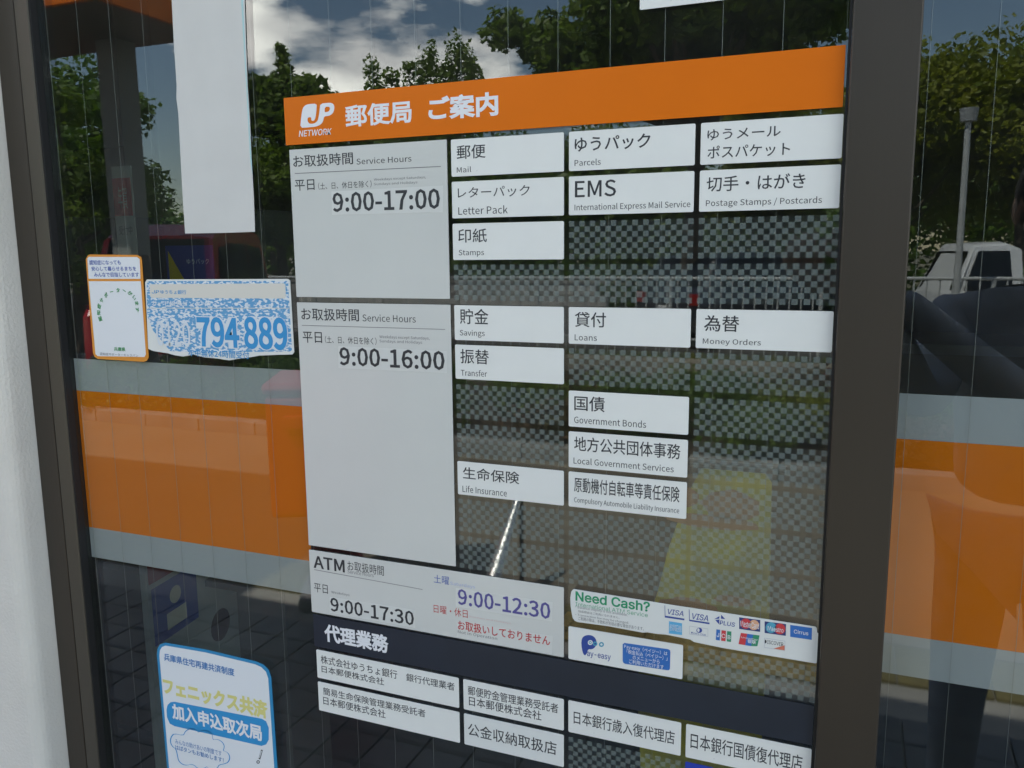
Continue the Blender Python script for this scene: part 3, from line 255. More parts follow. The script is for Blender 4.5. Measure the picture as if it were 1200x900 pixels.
OUTLINES={'paper': [(-0.3546,1.8047),(-0.3555,1.7677),(-0.3565,1.7302),(-0.3566,1.7016),(-0.3566,1.6825),(-0.3584,1.6682),(-0.357,1.6503),(-0.3577,1.6243),(-0.358,1.6113),(-0.3587,1.585),(-0.3593,1.5451),(-0.3593,1.5111),(-0.304,1.5108),(-0.2554,1.5112),(-0.2544,1.5484),(-0.2544,1.593),(-0.2537,1.637),(-0.2542,1.6742),(-0.2525,1.7351),(-0.2507,1.7917)],'cash': [(0.1309,1.1289),(0.1324,1.1312),(0.1338,1.1324),(0.2427,1.131),(0.3742,1.1308),(0.3759,1.1294),(0.3762,1.1254),(0.378,1.124),(0.3771,1.0944),(0.3758,1.0938),(0.2888,1.094),(0.2607,1.0953),(0.2572,1.0972),(0.2458,1.0978),(0.2318,1.0983),(0.2237,1.0975),(0.213,1.0975),(0.2083,1.0963),(0.172,1.0972),(0.1383,1.0963),(0.1351,1.097),(0.1326,1.0998),(0.1313,1.106),(0.1301,1.1135),(0.1299,1.1224)],'yucho': [(-0.4255,1.4557),(-0.2125,1.4571),(-0.2094,1.4552),(-0.2087,1.3724),(-0.2113,1.3695),(-0.2333,1.3682),(-0.2581,1.3665),(-0.274,1.3636),(-0.2901,1.3614),(-0.3048,1.3588),(-0.3225,1.3604),(-0.3423,1.361),(-0.3588,1.3638),(-0.376,1.3608),(-0.3896,1.3619),(-0.3997,1.3639),(-0.424,1.366),(-0.4319,1.3685),(-0.4287,1.4518)],'phx': [(-0.4591,0.9495),(-0.457,0.9591),(-0.4518,0.9662),(-0.4428,0.9702),(-0.3752,0.9729),(-0.2922,0.9713),(-0.2807,0.9691),(-0.2727,0.9633),(-0.2694,0.9538),(-0.2676,0.8132),(-0.2698,0.7515),(-0.4522,0.7316),(-0.457,0.7824)],'duck': [(-0.526,1.4814),(-0.5213,1.4865),(-0.5175,1.4873),(-0.4381,1.4861),(-0.4324,1.4834),(-0.4314,1.4795),(-0.4326,1.3575),(-0.4359,1.3533),(-0.4414,1.3515),(-0.5203,1.3522),(-0.5257,1.3548),(-0.5278,1.3595)]}
ARC=[('認',-0.5153,1.4096,105.0),('知',-0.5154,1.4191,85.9),('症',-0.5113,1.4284,66.8),('サ',-0.5034,1.4364,47.7),('ポ',-0.4927,1.4423,28.6),('ー',-0.4805,1.4455,9.5),('タ',-0.468,1.4455,-9.5),('ー',-0.4566,1.4426,-28.6),('が',-0.4475,1.437,-47.7),('い',-0.4417,1.4292,-66.8),('ま',-0.4398,1.4203,-85.9),('す',-0.4419,1.411,-105.0)]
LABEL_STRIPS=[('h1',[(-0.148,1.5531),(-0.0104,1.5543),(-0.0111,1.527),(-0.1482,1.5279)]),('h2',[(-0.1473,1.3814),(-0.0101,1.3804),(-0.0107,1.3567),(-0.1485,1.3561)]),('atm',[(-0.1747,1.077),(-0.0578,1.0785),(-0.0584,1.0565),(-0.1758,1.0559)]),('atm',[(-0.0051,1.1131),(0.1102,1.1141),(0.1092,1.0921),(-0.0056,1.091)]),('atm',[(-0.0046,1.0733),(0.1101,1.0757),(0.1091,1.0539),(-0.005,1.0545)])]


# ================================================================ THE BUILDING AND THE DOOR
plaster = mat('white_plaster', (0.70, 0.675, 0.605), 0.9, var=0.05, vscale=6, bump=0.55, bscale=230)
inner = mat('interior_wall_paint', (0.42, 0.40, 0.36), 0.8, var=0.05)
bld = empty('post_office_building', (0, 0, 0))
tag(bld, 'white roughcast plaster building around the dark sliding doors', 'building')
def corner_wall():
    # front wall left of the door: rounded plaster arris turning into the reveal
    P = [(-9.0, -0.056), (-0.655, -0.056)]
    for q in range(7):
        a = R(-90 + 90 * q / 6); P.append((-0.655 + 0.020 * math.cos(a), -0.036 + 0.020 * math.sin(a)))
    P += [(-0.635, 0.05), (-9.0, 0.05)]
    bm = bmesh.new(); n_ = len(P); zz = [0.0, 3.2]
    rows = [[bm.verts.new((x, y, z)) for x, y in P] for z in zz]
    for i in range(n_): bm.faces.new((rows[0][i], rows[0][(i + 1) % n_], rows[1][(i + 1) % n_], rows[1][i]))
    bm.faces.new(rows[0][::-1]); bm.faces.new(rows[1])
    bmesh.ops.recalc_face_normals(bm, faces=bm.faces)
    return bm_obj('wall', bm, plaster, bld)
corner_wall()
box('wall', 1.46, 9.0, -0.055, 0.16, 0, 3.2, plaster, bld)
box('wall', -0.6345, 1.4595, -0.055, 0.16, 2.156, 3.2, plaster, bld)
box('wall', -9.0, -8.8, 0.055, 7.0, 0, 3.2, inner, bld); box('wall', 8.8, 9.0, 0.165, 7.0, 0, 3.2, inner, bld)
box('wall', -8.795, 8.795, 6.8, 7.0, 0, 3.2, inner, bld)
box('added_shade_storey', -9.0, -3.7, -0.05, 6.9, 3.352, 6.4, plaster, bld)  # unseen storey added so its shadow darkens the mirrored ground at left
box('roof', -9.1, 9.1, -0.09, 7.1, 3.203, 3.35, CONC, bld)
box('ceiling', -8.79, 8.79, 0.162, 6.79, 2.75, 2.85, mat('ceiling_board', (0.5, 0.5, 0.48), 0.9), bld)
tag(box('interior_floor', -8.79, 8.79, 0.17, 6.79, -0.1, 0.01, mat('interior_vinyl_floor', (0.16, 0.15, 0.14), 0.35, var=0.1)), kind='structure')

frame = empty('door_frame', (-0.6, 0, 0)); tag(frame, 'dark bronze aluminium door frame against the white plaster wall', 'door frame')
def fbox(nm, x0, x1, y0, y1, z0, z1, m): 
    o = box(nm, x0 + 0.6, x1 + 0.6, y0, y1, z0, z1, m, frame, bev=0.0012); return o
fbox('jamb', -0.6345, -0.5988, -0.012, 0.03, 0.0, 2.155, BRONZE)
fbox('jamb_stop', -0.5975, -0.5742, -0.012, 0.012, 0.0, 2.155, BRONZE2)
fbox('gasket', -0.5740, -0.5732, -0.010, 0.012, 0.0, 2.15, RUBBER)
fbox('gasket', -0.5986, -0.5977, -0.008, 0.012, 0.0, 2.15, RUBBER)
fbox('lintel', -0.573, 1.455, -0.03, 0.12, 2.08, 2.155, BRONZE)
fbox('jamb', 1.41, 1.455, -0.03, 0.12, 0.0, 2.079, BRONZE)
fbox('threshold', -0.5725, 1.405, -0.03, 0.12, 0.0, 0.02, STEEL)

wire_m = mat('glass_wire', (0.30, 0.31, 0.30), 0.4, metal=0.5)
def leaf(name, x0, x1, y, label, wires, stile_l, stile_r):
    root = empty(name, (x0, y, 0)); tag(root, label, 'door')
    def b(nm, a0, a1, b0, b1, c0, c1, m, bev=0.0): return box(nm, a0 - x0, a1 - x0, b0 - y, b1 - y, c0, c1, m, root, bev=bev)
    gx0, gx1 = x0 + stile_l, x1 - stile_r
    b('glass_pane', gx0, gx1, y, y + 0.006, 0.12, 1.99, GLASS)
    if stile_l: b('stile', x0, gx0, y - 0.013, y + 0.026, 0.025, 2.075, BRONZE, 0.0015)
    b('stile', gx1, x1, y - 0.013, y + 0.026, 0.025, 2.075, BRONZE, 0.0015)
    b('rail', gx0 + 0.0005, gx1 - 0.0005, y - 0.012, y + 0.025, 1.99, 2.075, BRONZE, 0.0015)
    b('rail', gx0 + 0.0005, gx1 - 0.0005, y - 0.012, y + 0.025, 0.025, 0.12, BRONZE, 0.0015)
    b('gasket', gx1 - 0.0028, gx1 - 0.0004, y - 0.0016, y - 0.0002, 0.122, 1.988, RUBBER)
    for wx in wires:
        if gx0 + 0.004 < wx < gx1 - 0.004:
            tube('glass_wire', (wx - x0, 0.003, 0.12), (wx - x0, 0.003, 1.99), 0.00018, wire_m, root, n=5)
    return root
GY = 0.0006          # front face of the outer door's glass
leaf_a = leaf('sliding_door', -0.5725, 0.4335, GY, 'bronze framed wired glass sliding door carrying the orange headed sign', [0.011 + 0.0521 * k for k in range(-11, 8)], 0.0, 0.0535)
leaf_b = leaf('sliding_door', 0.41, 1.405, 0.048, 'inner wired glass sliding door right of the wide bronze stile', [0.4436 + 0.0525 * k for k in range(0, 19)], 0.02, 0.05)

# frosted silver and orange bands stuck to the panes
silver = mat('silver_band_film', (0.35, 0.375, 0.395), 0.35, var=0.02)
band_o = mat('orange_band_film', (0.68, 0.170, 0.0), 0.6, spec=0.1, var=0.02)
def band(x0, x1, y, zs, label):
    r = empty('safety_band', (x0, y, zs[3])); tag(r, label, 'band')
    def p(nm, za, zb, m): box(nm, 0, x1 - x0, 0, 0.0004, zb - zs[3], za - zs[3], m, r)
    p('silver_stripe', zs[0], zs[1], silver); p('orange_stripe', zs[1] - 0.0001, zs[2] + 0.0001, band_o); p('silver_stripe', zs[2], zs[3], silver)
band(-0.5715, -0.2035, GY + 0.0054, (1.3500, 1.3068, 1.1150, 1.0720), 'silver edged orange band on the left glass, below the small stickers')
band(0.4305, 1.35, 0.0534, (1.3505, 1.3070, 1.1115, 1.0700), 'silver edged orange band on the glass right of the wide stile')

# ================================================================ THE SIGN
A_, B_, C_ = (0.0, 0.1226), (0.1279, 0.25), (0.2551, 0.3766)
ROWS = {1: (1.5628, 1.6), 2: (1.5204, 1.5576), 3: (1.4774, 1.5149), 4: (1.4352, 1.4725), 5: (1.393, 1.43), 6: (1.3511, 1.388), 7: (1.3077, 1.345),
        8: (1.2648, 1.3025), 9: (1.2226, 1.26), 10: (1.1802, 1.2175), 11: (1.1378, 1.175), 12: (1.0528, 1.0898)}
D1, D2 = (0.9678, 1.0047), (0.9242, 0.9625)
T_ = 0.0006
PL = {}
def plate(key, xr, zr, m, label, cat='sign plate', group='white service plates on the glass door', r=0.0014, name='service_plate', outline=None, t=T_):
    loc = (xr[0], 0, zr[0])
    o = prism(name, outline or rounded(xr[0], xr[1], zr[0], zr[1], r), -t, 0.0, m, loc=loc)
    tag(o, label, cat, group); PL[key] = (o, t); return o
plate('head', (-0.2056, 0.3755), (1.6057, 1.6566), ORANGE, 'long orange header panel with white post office emblem and title', 'sign header', None, 0.0006, 'header_panel')
plate('h1', (-0.2014, -0.0050), (1.4366, 1.6005), PANEL, 'tall grey white hours panel reading 9:00-17:00 under the orange header', 'hours panel', 'grey white opening hours panels', 0.0006, 'hours_panel')
plate('h2', (-0.2014, -0.0046), (1.1384, 1.4303), PANEL, 'tallest grey white hours panel, reading 9:00-16:00', 'hours panel', 'grey white opening hours panels', 0.0006, 'hours_panel')
plate('atm', (-0.2017, 0.1226), (1.0533, 1.1326), PANEL, 'wide grey white ATM hours panel reading 9:00-17:30 and 9:00-12:30', 'hours panel', 'grey white opening hours panels', 0.0012, 'hours_panel')
plate('navy', (-0.2005, 0.3766), (1.0088, 1.0503), NAVY, 'long dark navy heading strip with white title below the ATM panel', 'heading strip', None, 0.0006, 'heading_strip')
for key, xr, rw, lab in (
    ('r1A', A_, 1, 'white plate reading 郵便 Mail, top of the first narrow column'), ('r1B', B_, 1, 'white plate reading ゆうパック Parcels'), ('r1C', C_, 1, 'white plate with two lines ゆうメール and ポスパケット'),
    ('r2A', A_, 2, 'white plate reading レターパック Letter Pack'), ('r2B', B_, 2, 'white plate reading EMS International Express Mail Service'), ('r2C', C_, 2, 'white plate reading 切手・はがき Postage Stamps / Postcards'),
    ('r3A', A_, 3, 'white plate reading 印紙 Stamps'), ('r5A', A_, 5, 'white plate reading 貯金 Savings'), ('r5B', B_, 5, 'white plate reading 貸付 Loans'), ('r5C', C_, 5, 'white plate reading 為替 Money Orders'),
    ('r6A', A_, 6, 'white plate reading 振替 Transfer'), ('r7B', B_, 7, 'white plate reading 国債 Government Bonds'), ('r8B', B_, 8, 'white plate reading 地方公共団体事務 Local Government Services'),
    ('r9A', A_, 9, 'white plate reading 生命保険 Life Insurance'), ('r9B', B_, 9, 'white plate reading Compulsory Automobile Liability Insurance')):
    plate(key, xr, ROWS[rw], PLATE, lab)
for key, xr, zr, lab in (
    ('d1D', (-0.1981, -0.0040), D1, 'wide white agency plate with two lines, directly under the navy strip at left'), ('d2D', (-0.1981, -0.0040), D2, 'wide white agency plate reading 簡易生命保険管理業務受託者, lower left'),
    ('d1E', (0.0018, 0.1226), D1, 'white agency plate reading 郵便貯金管理業務受託者 in two lines'), ('d2E', (0.0018, 0.1226), D2, 'slightly creamy white plate reading 公金収納取扱店 in large characters'),
    ('d1B', B_, D1, 'white agency plate reading 日本銀行歳入復代理店'), ('d1C', C_, D1, 'white agency plate reading 日本銀行国債復代理店 at lower right')):
    plate(key, xr, zr, PLATE if key != 'd2E' else mat('plate_cream', (0.76, 0.78, 0.74), 0.38), lab, 'sign plate', 'white agency plates under the navy strip')
plate('pay', B_, ROWS[12], PLATE, 'white plate with blue payment mark and blue notice box', 'sticker', None, 0.0014, 'payment_sticker')
plate('cash', (0.1303, 0.3758), (1.0975, 1.133), STICK, 'long torn edged white sticker with green Need Cash? and card marks', 'sticker', None, 0, 'cash_sticker', OUTLINES['cash'])
plate('duck', (-0.5281, -0.4335), (1.3502, 1.4854), mat('sticker_orange_border', (0.72, 0.28, 0.03), 0.4), 'small orange bordered white sticker near the door frame', 'sticker', None, 0, 'supporter_sticker', OUTLINES['duck'])
plate('yucho', (-0.4312, -0.2096), (1.3597, 1.4569), STICK, 'worn blue and white phone number sticker with torn bottom edge', 'sticker', None, 0, 'phone_sticker', OUTLINES['yucho'])
plate('phx', (-0.4591, -0.2672), (0.73, 0.9679), mat('sticker_blue_border', (0.03, 0.26, 0.50), 0.4), 'blue bordered white sticker with rounded corners at bottom left', 'sticker', None, 0, 'insurance_sticker', OUTLINES['phx'])
plate('paper', (-0.3596, -0.2503), (1.5109, 1.80), mat('paper_strip', (0.66, 0.66, 0.62), 0.75, var=0.02, vscale=20, bump=0.35, bscale=22), 'blank off white paper strip with ragged edge hanging at top left', 'paper strip', None, 0, 'paper_strip', OUTLINES['paper'], 0.0004)
plate('top', (0.1963, 0.2868), (1.7045, 1.745), PLATE, 'blank white plate cut by the top of the photo above the header', 'sign plate', None)
plate('bluebit', (0.2551, 0.284), (0.945, 0.9625), mat('deep_blue_print', (0.02, 0.05, 0.42), 0.4), 'small deep blue sticker under the lower right agency plate', 'sticker', None)

LV = lambda key, lvl: -(PL[key][1] + 0.00012 * lvl)
for key, quad in LABEL_STRIPS:
    o, t = PL[key]
    q = [(x - o.location.x, z - o.location.z) for x, z in quad]
    prism('label_strip', q, LV(key, 1), -t - 0.00001, STRIP, o)
def smooth_closed(P, k=2):
    for _ in range(k):
        Q = []
        for i in range(len(P)):
            a, b = P[i], P[(i + 1) % len(P)]
            Q += [(a[0] * .75 + b[0] * .25, a[1] * .75 + b[1] * .25), (a[0] * .25 + b[0] * .75, a[1] * .25 + b[1] * .75)]
        P = Q
    return P
for key, style, lvl, nm, loops in PRINTS:
    o, t = PL[key]
    if nm in ('pay_mark', 'speech_cloud', 'emblem'): loops = [smooth_closed(l_, 1) for l_ in loops]
    me = filled([[(x - o.location.x, z - o.location.z) for x, z in l_] for l_ in loops])
    for v in me.vertices: v.co = Vector((v.co.x, LV(key, lvl) , v.co.y))
    link(nm, me, ink(style), o)
for key, s, x0, x1, z0, z1, style, fk, bold, lvl, shear in TEXTS:
    o, t = PL[key]
    if key == 'yucho' and s in ('794', '889'):
        w_ = 0.0011
        fit_text(o, s, x0 - w_, x1 + w_, z0 - w_, z1 + w_, LV(key, lvl) + 0.00013, ink('ghost'), fk, bold + 0.12, shear, res=4)
    fit_text(o, s, x0, x1, z0, z1, LV(key, lvl), ink(style), fk, bold, shear, res=4 if bold > .025 else 2)
o, t = PL['duck']
for ch, x, z, rot_ in ARC:
    me = text_mesh(ch, 'jp', 0.03, 0, 2); a = R(rot_); s_ = 0.0185
    for v in me.vertices:
        u, w_ = (v.co.x - 0.5) * s_, (v.co.y - 0.38) * s_
        v.co = Vector((x + u * math.cos(a) - w_ * math.sin(a) - o.location.x, LV('duck', 3) , z + u * math.sin(a) + w_ * math.cos(a) - o.location.z))
    link('lettering', me, ink('green3'), o)

# faint cyan edge of an older notice showing along the right side of the paper strip, and its tape
o, t = PL['paper']
prism('old_print_edge', [(x - o.location.x, z - o.location.z) for x, z in ((-.2563, 1.775), (-.2536, 1.775), (-.2546, 1.70), (-.2544, 1.60), (-.2542, 1.575), (-.2562, 1.59), (-.2560, 1.68))], -.00052, -.00041, mat('old_cyan_print', (.42, .66, .66), .6), o)
# checkered clear film in the empty slots
FILM = film_mat('checker_film', (0.00532, 0.00532), (0.25, 0.31, 0.29))
cf = empty('checkered_film', (0, 0, 0.92)); tag(cf, 'clear film printed with small grey checks in the empty slots of the sign', 'film')
slots = [(A_, 4), (A_, 7), (A_, 8), (A_, 10), (A_, 11), (B_, 3), (B_, 4), (B_, 6), (B_, 10), (B_, 11),
         (C_, 3), (C_, 4), (C_, 6), (C_, 7), (C_, 8), (C_, 9), (C_, 10), (C_, 11), (C_, 12), (B_, D2), (C_, D2)]
for xr, rw in slots:
    zr = ROWS[rw] if isinstance(rw, int) else rw
    w_ = 23 * 0.00532; h_ = 7 * 0.00532
    me = bpy.data.meshes.new('film_slot'); me.from_pydata([(0, 0, 0), (w_, 0, 0), (w_, 0, h_), (0, 0, h_)], [], [(0, 1, 2, 3)])
    link('film_slot', me, FILM, cf, (xr[0], 0.0002, zr[0] - 0.92))

# ================================================================ INSIDE THE DOOR
def P3(x, y, z): return Vector((x, y, z))
blue_in = mat('leaflet_violet_blue', (0.10, 0.11, 0.34), 0.5); yel_in = mat('leaflet_yellow', (0.75, 0.58, 0.05), 0.5)
# brochure rack with leaflets
rack = empty('brochure_rack', (-0.97, 0.42, 0.01)); tag(rack, 'dark brochure rack standing behind the left glass', 'rack')
rk = mat('rack_grey_metal', (0.10, 0.10, 0.10), 0.5)
box('back_panel', -0.02, 0.42, 0.06, 0.07, 0.0, 1.55, rk, rack); box('side_panel', -0.035, -0.021, -0.05, 0.07, 0, 1.55, rk, rack); box('side_panel', 0.421, 0.435, -0.05, 0.07, 0, 1.55, rk, rack)
for z in (0.5, 0.85, 1.12, 1.37): box('shelf', -0.02, 0.42, -0.04, 0.058, z, z + 0.012, rk, rack)
def leaflet(x0, x1, z0, z1, y, label, kind):
    r = empty('leaflet', (x0, y, z0)); tag(r, label, 'leaflet'); w_, h_ = x1 - x0, z1 - z0
    if kind == 'tri':
        box('sheet', 0, w_, 0, 0.002, 0, h_, blue_in, r)
        prism('yellow_corner', [(0.006, 0.0), (w_ * 0.72, 0.0), (0.006, h_ * 0.92)], -0.0004, -0.0001, yel_in, r)
        fit_text(r, 'ゆうパック', x0 + w_ * .45, x0 + w_ * .92, z0 + h_ * .72, z0 + h_ * .80, y - .0006, ink('ghost'))
    else:
        box('sheet', 0, w_, 0, 0.002, 0, h_, mat('leaflet_white', (0.55, 0.55, 0.50), 0.6), r)
        box('red_box', 0, w_ * .94, -0.0006, -0.0002, h_ * .66, h_ * .92, mat('leaflet_red', (0.45, 0.03, 0.02), 0.5), r)
        fit_text(r, '年賀', x0 + w_ * .25, x0 + w_ * .72, z0 + h_ * .71, z0 + h_ * .86, y - .0012, ink('cream'))
        fit_text(r, '受付中', x0 + w_ * .15, x0 + w_ * .85, z0 + h_ * .53, z0 + h_ * .59, y - .0006, ink('grey'))
        fit_text(r, '窓口', x0 + w_ * .4, x0 + w_ * .8, z0 + h_ * .25, z0 + h_ * .37, y - .0006, ink('grey'))

leaflet(-0.785, -0.676, 1.383, 1.503, 0.40, 'violet blue and yellow leaflet behind the left glass under the paper strip', 'tri')
leaflet(-0.912, -0.864, 1.383, 1.651, 0.41, 'narrow white leaflet with a red box, above the orange bordered sticker', 'red')
# A tall pale pillar deeper in the room
box_p = box('interior_pillar', -2.02, -1.86, 1.5, 1.66, 0.01, 2.749, mat('pillar_cream', (0.62, 0.60, 0.52), 0.7)); tag(box_p, 'pale pillar standing inside the dark room behind the left glass', 'pillar')
# notice board standing askew behind the lower left glass
stp = empty('poster_stand', (-0.705, 0.22, 0.01), R(98)); tag(stp, 'dim poster stand with blue squares behind the lower left glass', 'poster stand')
pw, pz0, pz1 = 0.62, 0.30, 1.04
box('board', 0, pw, 0, 0.012, pz0, pz1, mat('poster_paper', (0.44, 0.46, 0.48), 0.6), stp)
for xx in (0.03, pw - 0.05): box('leg', xx, xx + 0.02, 0.002, 0.03, 0.0, pz0 - 0.0005, rk, stp)
pblue = mat('poster_blue', (0.06, 0.10, 0.40), 0.5)
def onboard(nm, u0, u1, v0, v1, m, lift=0.0006): box(nm, u0, u1, -lift, -lift + 0.0004, v0, v1, m, stp)
onboard('red_header', 0.005, 0.13, 0.915, 0.975, mat('poster_red', (0.28, 0.03, 0.05), 0.5)); onboard('blue_square', 0.01, 0.135, 0.80, 0.905, pblue)
onboard('blue_square', 0.31, 0.48, 0.74, 0.86, pblue); onboard('envelope', 0.045, 0.10, 0.815, 0.845, ink('cream'), 0.0012)
onboard('blue_square', 0.50, 0.60, 0.56, 0.64, pblue)
for (cu, cv, rr_) in ((0.20, 0.755, 0.032), (0.09, 0.66, 0.055), (0.072, 0.872, 0.016), (0.55, 0.80, 0.035), (0.30, 0.60, 0.05)):
    bm = bmesh.new(); bmesh.ops.create_circle(bm, cap_ends=True, radius=rr_, segments=20)
    for v in bm.verts: v.co = Vector((cu + v.co.x, -0.0012, cv + v.co.y))
    bm_obj('picture_spot', bm, mat('poster_dark', (0.10, 0.07, 0.07), 0.6) if rr_ > .03 else ink('cream'), stp)
for s_, u0, u1, v0, v1, k_ in (('サービス', 0.15, 0.36, 0.905, 0.955, 'red'), ('まごころ', 0.20, 0.36, 0.865, 0.892, 'grey'), ('お届けします', 0.20, 0.38, 0.83, 0.855, 'grey')):
    me = text_mesh(s_, 'jp', 0.02, 0, 2); xs = [v.co.x for v in me.vertices]; ys = [v.co.y for v in me.vertices]
    for v in me.vertices: v.co = Vector((u0 + (v.co.x - min(xs)) / (max(xs) - min(xs)) * (u1 - u0), -0.0012, v0 + (v.co.y - min(ys)) / (max(ys) - min(ys)) * (v1 - v0)))
    link('lettering', me, ink(k_), stp)
# yellow poster on the inner face of the glass, behind the checks
yp = empty('yellow_poster', (0.19, 0.07, 0.70)); tag(yp, 'yellow poster with pink blotches hanging behind the checked film at lower right', 'poster')
prism('sheet', [(q[0] + .19, q[1] + .70) for q in ((.006, 0), (.137, 0), (.139, .12), (.134, .25), (.137, .40), (.134, .548), (.128, .557), (.062, .557), (.050, .53), (.040, .50), (.028, .46), (.020, .42), (.006, .37), (-.004, .30), (.002, .2), (-.003, .1))], .07, .071, mat('poster_yellow', (0.50, 0.42, 0.02), 0.6, col2=(0.25, 0.24, 0.13), vscale=13, ramp=(.42, .68)), yp, loc=(.19, .07, .70))
yp.children[0].location = (0, 0, 0)
pk = mat('poster_pink', (0.36, 0.17, 0.08), 0.6)
for (cu, cv, ra, rb) in ((0.04, 0.525, 0.022, 0.012), (0.095, 0.52, 0.03, 0.017), (0.075, 0.50, 0.05, 0.008), (0.05, 0.40, 0.03, 0.012), (0.1, 0.415, 0.02, 0.006), (0.03, 0.37, 0.014, 0.03), (0.09, 0.35, 0.03, 0.01)):
    bm = bmesh.new(); bmesh.ops.create_circle(bm, cap_ends=True, radius=1, segments=16)
    for v in bm.verts:
        q_ = 1 + .25 * noise.noise(Vector((v.co.x * 2 + cu * 90, v.co.y * 2, cv * 50)))
        v.co = Vector((cu + v.co.x * ra * q_, -0.0005, cv + v.co.y * rb * q_))
    bm_obj('pink_blotch', bm, pk, yp)
hb = tube('hanging_rod', (-0.01, 0.004, 0.562), (0.147, 0.004, 0.562), 0.004, rk, yp)
# wooden ledge along the inside of the glass
box_l = box('wooden_ledge', 0.105, 0.378, 0.03, 0.065, 1.058, 1.076, mat('ledge_wood', (0.50, 0.27, 0.10), 0.5, var=0.35, vscale=40, stretch=(1, 1, 6)), None, 0.001); tag(box_l, 'narrow orange brown wooden ledge behind the glass under the cash sticker', 'ledge')
cnt = empty('service_counter', (-1.5, 4.2, 0.01)); tag(cnt, 'dim post office counter deep inside the dark room', 'counter')
box('counter_top', -1.6, 3.2, -0.35, 0.35, 0.95, 1.0, mat('counter_grey', (0.35, 0.35, 0.34), 0.5), cnt); box('counter_front', -1.55, 3.15, -0.28, 0.3, 0.0, 0.949, mat('counter_front', (0.25, 0.2, 0.15), 0.5), cnt)



# ================================================================ THE STREET IN FRONT (seen mirrored in the glass)
tag(box('ground', -400, 400, -600, 60, -0.6, -0.13, mat('ground_earth', (0.16, 0.15, 0.10), 0.95, var=0.3, vscale=0.4)), kind='structure')
pave = mat('pavement_beige', (0.25, 0.222, 0.165), 0.9, var=0.12, vscale=1.4, bump=0.2, bscale=60)
tag(box('pavement', -30, 30, -4.7, -2.42, -0.129, -0.004, pave), kind='structure')
tag(box('entrance_slab', -30, 30, -2.419, 6.9, -0.129, -0.016, CONC), kind='structure')
asph = mat('asphalt', (0.075, 0.075, 0.078), 0.9, var=0.2, vscale=6, bump=0.3, bscale=120)
tag(box('road', -60, 60, -10.4, -8.5, -0.129, -0.11, mat('road_worn', (0.17, 0.155, 0.125), 0.9, var=0.15, vscale=2, bump=0.3, bscale=80)), kind='structure')
tag(box('far_path', -60, 60, -10.85, -10.401, -0.129, 0.0, pave), kind='structure')
tag(box('planting_bed', -60, 60, -7.8, -4.861, -0.129, 0.03, mat('bed_soil', (0.06, 0.045, 0.03), 0.95, var=0.3)), kind='structure')
tag(box('car_park', -60, 60, -24, -11.2, -0.129, -0.05, asph), kind='structure')
def stone_row(name, label, y0, y1, z1, n_, x0, dx):
    r = empty(name, (x0, y0, -0.128)); tag(r, label, 'kerb')
    bm = bmesh.new(); add_box(bm, 0.004, dx - 0.004, 0, y1 - y0, 0, z1 + 0.128, 0.008); me = bpy.data.meshes.new('kerb_stone'); bm.to_mesh(me); bm.free(); me.materials.append(CONC)
    for i in range(n_): link('kerb_stone', me, None, r, (i * dx, 0, 0))
stone_row('bed_kerb', 'pale concrete kerb stones edging the planting bed mirrored in the glass', -4.86, -4.72, 0.10, 24, -9.0, 0.6)
stone_row('road_kerb', 'pale concrete kerb stones along the far side of the planting bed', -8.0, -7.84, 0.10, 30, -12.0, 0.6)
# dark entrance tiles, one by one near the door
tile_ms = [mat('entrance_tile_%s' % n_, c, 0.35, var=0.15, vscale=3, bump=0.15, bscale=70) for n_, c in (('slate', (0.085, 0.098, 0.118)), ('dark', (0.070, 0.080, 0.094)), ('ash', (0.100, 0.112, 0.130)))]
tf = tag(empty('entrance_tiles', (0, 0, -0.016)), kind='structure')
TS = 0.150; tms = []
for m_ in tile_ms:
    bm = bmesh.new(); add_box(bm, 0.004, TS - 0.004, 0.004, TS - 0.004, 0.0005, 0.016, 0.002)
    bmesh.ops.delete(bm, geom=[f for f in bm.faces if f.normal.z < -0.9], context='FACES')
    me = bpy.data.meshes.new('paving_tile'); bm.to_mesh(me); bm.free(); me.materials.append(m_); tms.append(me)
restbm = bmesh.new(); cnt_t = 0
for iy in range(0, 14):
    for ix in range(-42, 24):
        x, y = ix * TS, -TS - iy * TS - 0.06
        if iy in (12, 13): continue
        near = -2.3 < x < 1.0 and iy >= 2
        if near and cnt_t < 290:
            link('paving_tile', random.choice(tms), None, tf, (x, y, 0)); cnt_t += 1
        else: add_box(restbm, x + .004, x + TS - .004, y + .004, y + TS - .004, 0.0005, 0.0155)
tag(bm_obj('paving_tile', restbm, tile_ms[0], tf), kind='stuff')
tact = mat('tactile_yellow', (0.17, 0.145, 0.055), 0.8, var=0.15, vscale=5)
ty = tag(empty('tactile_strip', (-6, -2.40, -0.016)), 'worn yellow tactile paving strip between dark tiles and pale pavement', 'tactile paving')
bm = bmesh.new(); add_box(bm, 0.003, 0.297, 0.003, 0.297, 0.0004, 0.016, 0.002)
for i in range(5):
    for j_ in range(5):
        add_tube(bm, (0.03 + i * 0.06, 0.03 + j_ * 0.06, 0.016), (0.03 + i * 0.06, 0.03 + j_ * 0.06, 0.021), 0.014, 0.009, 7)
me = bpy.data.meshes.new('tactile_tile'); bm.to_mesh(me); bm.free(); me.materials.append(tact)
for i in range(28): link('tactile_tile', me, None, ty, (i * 0.3, 0, 0))

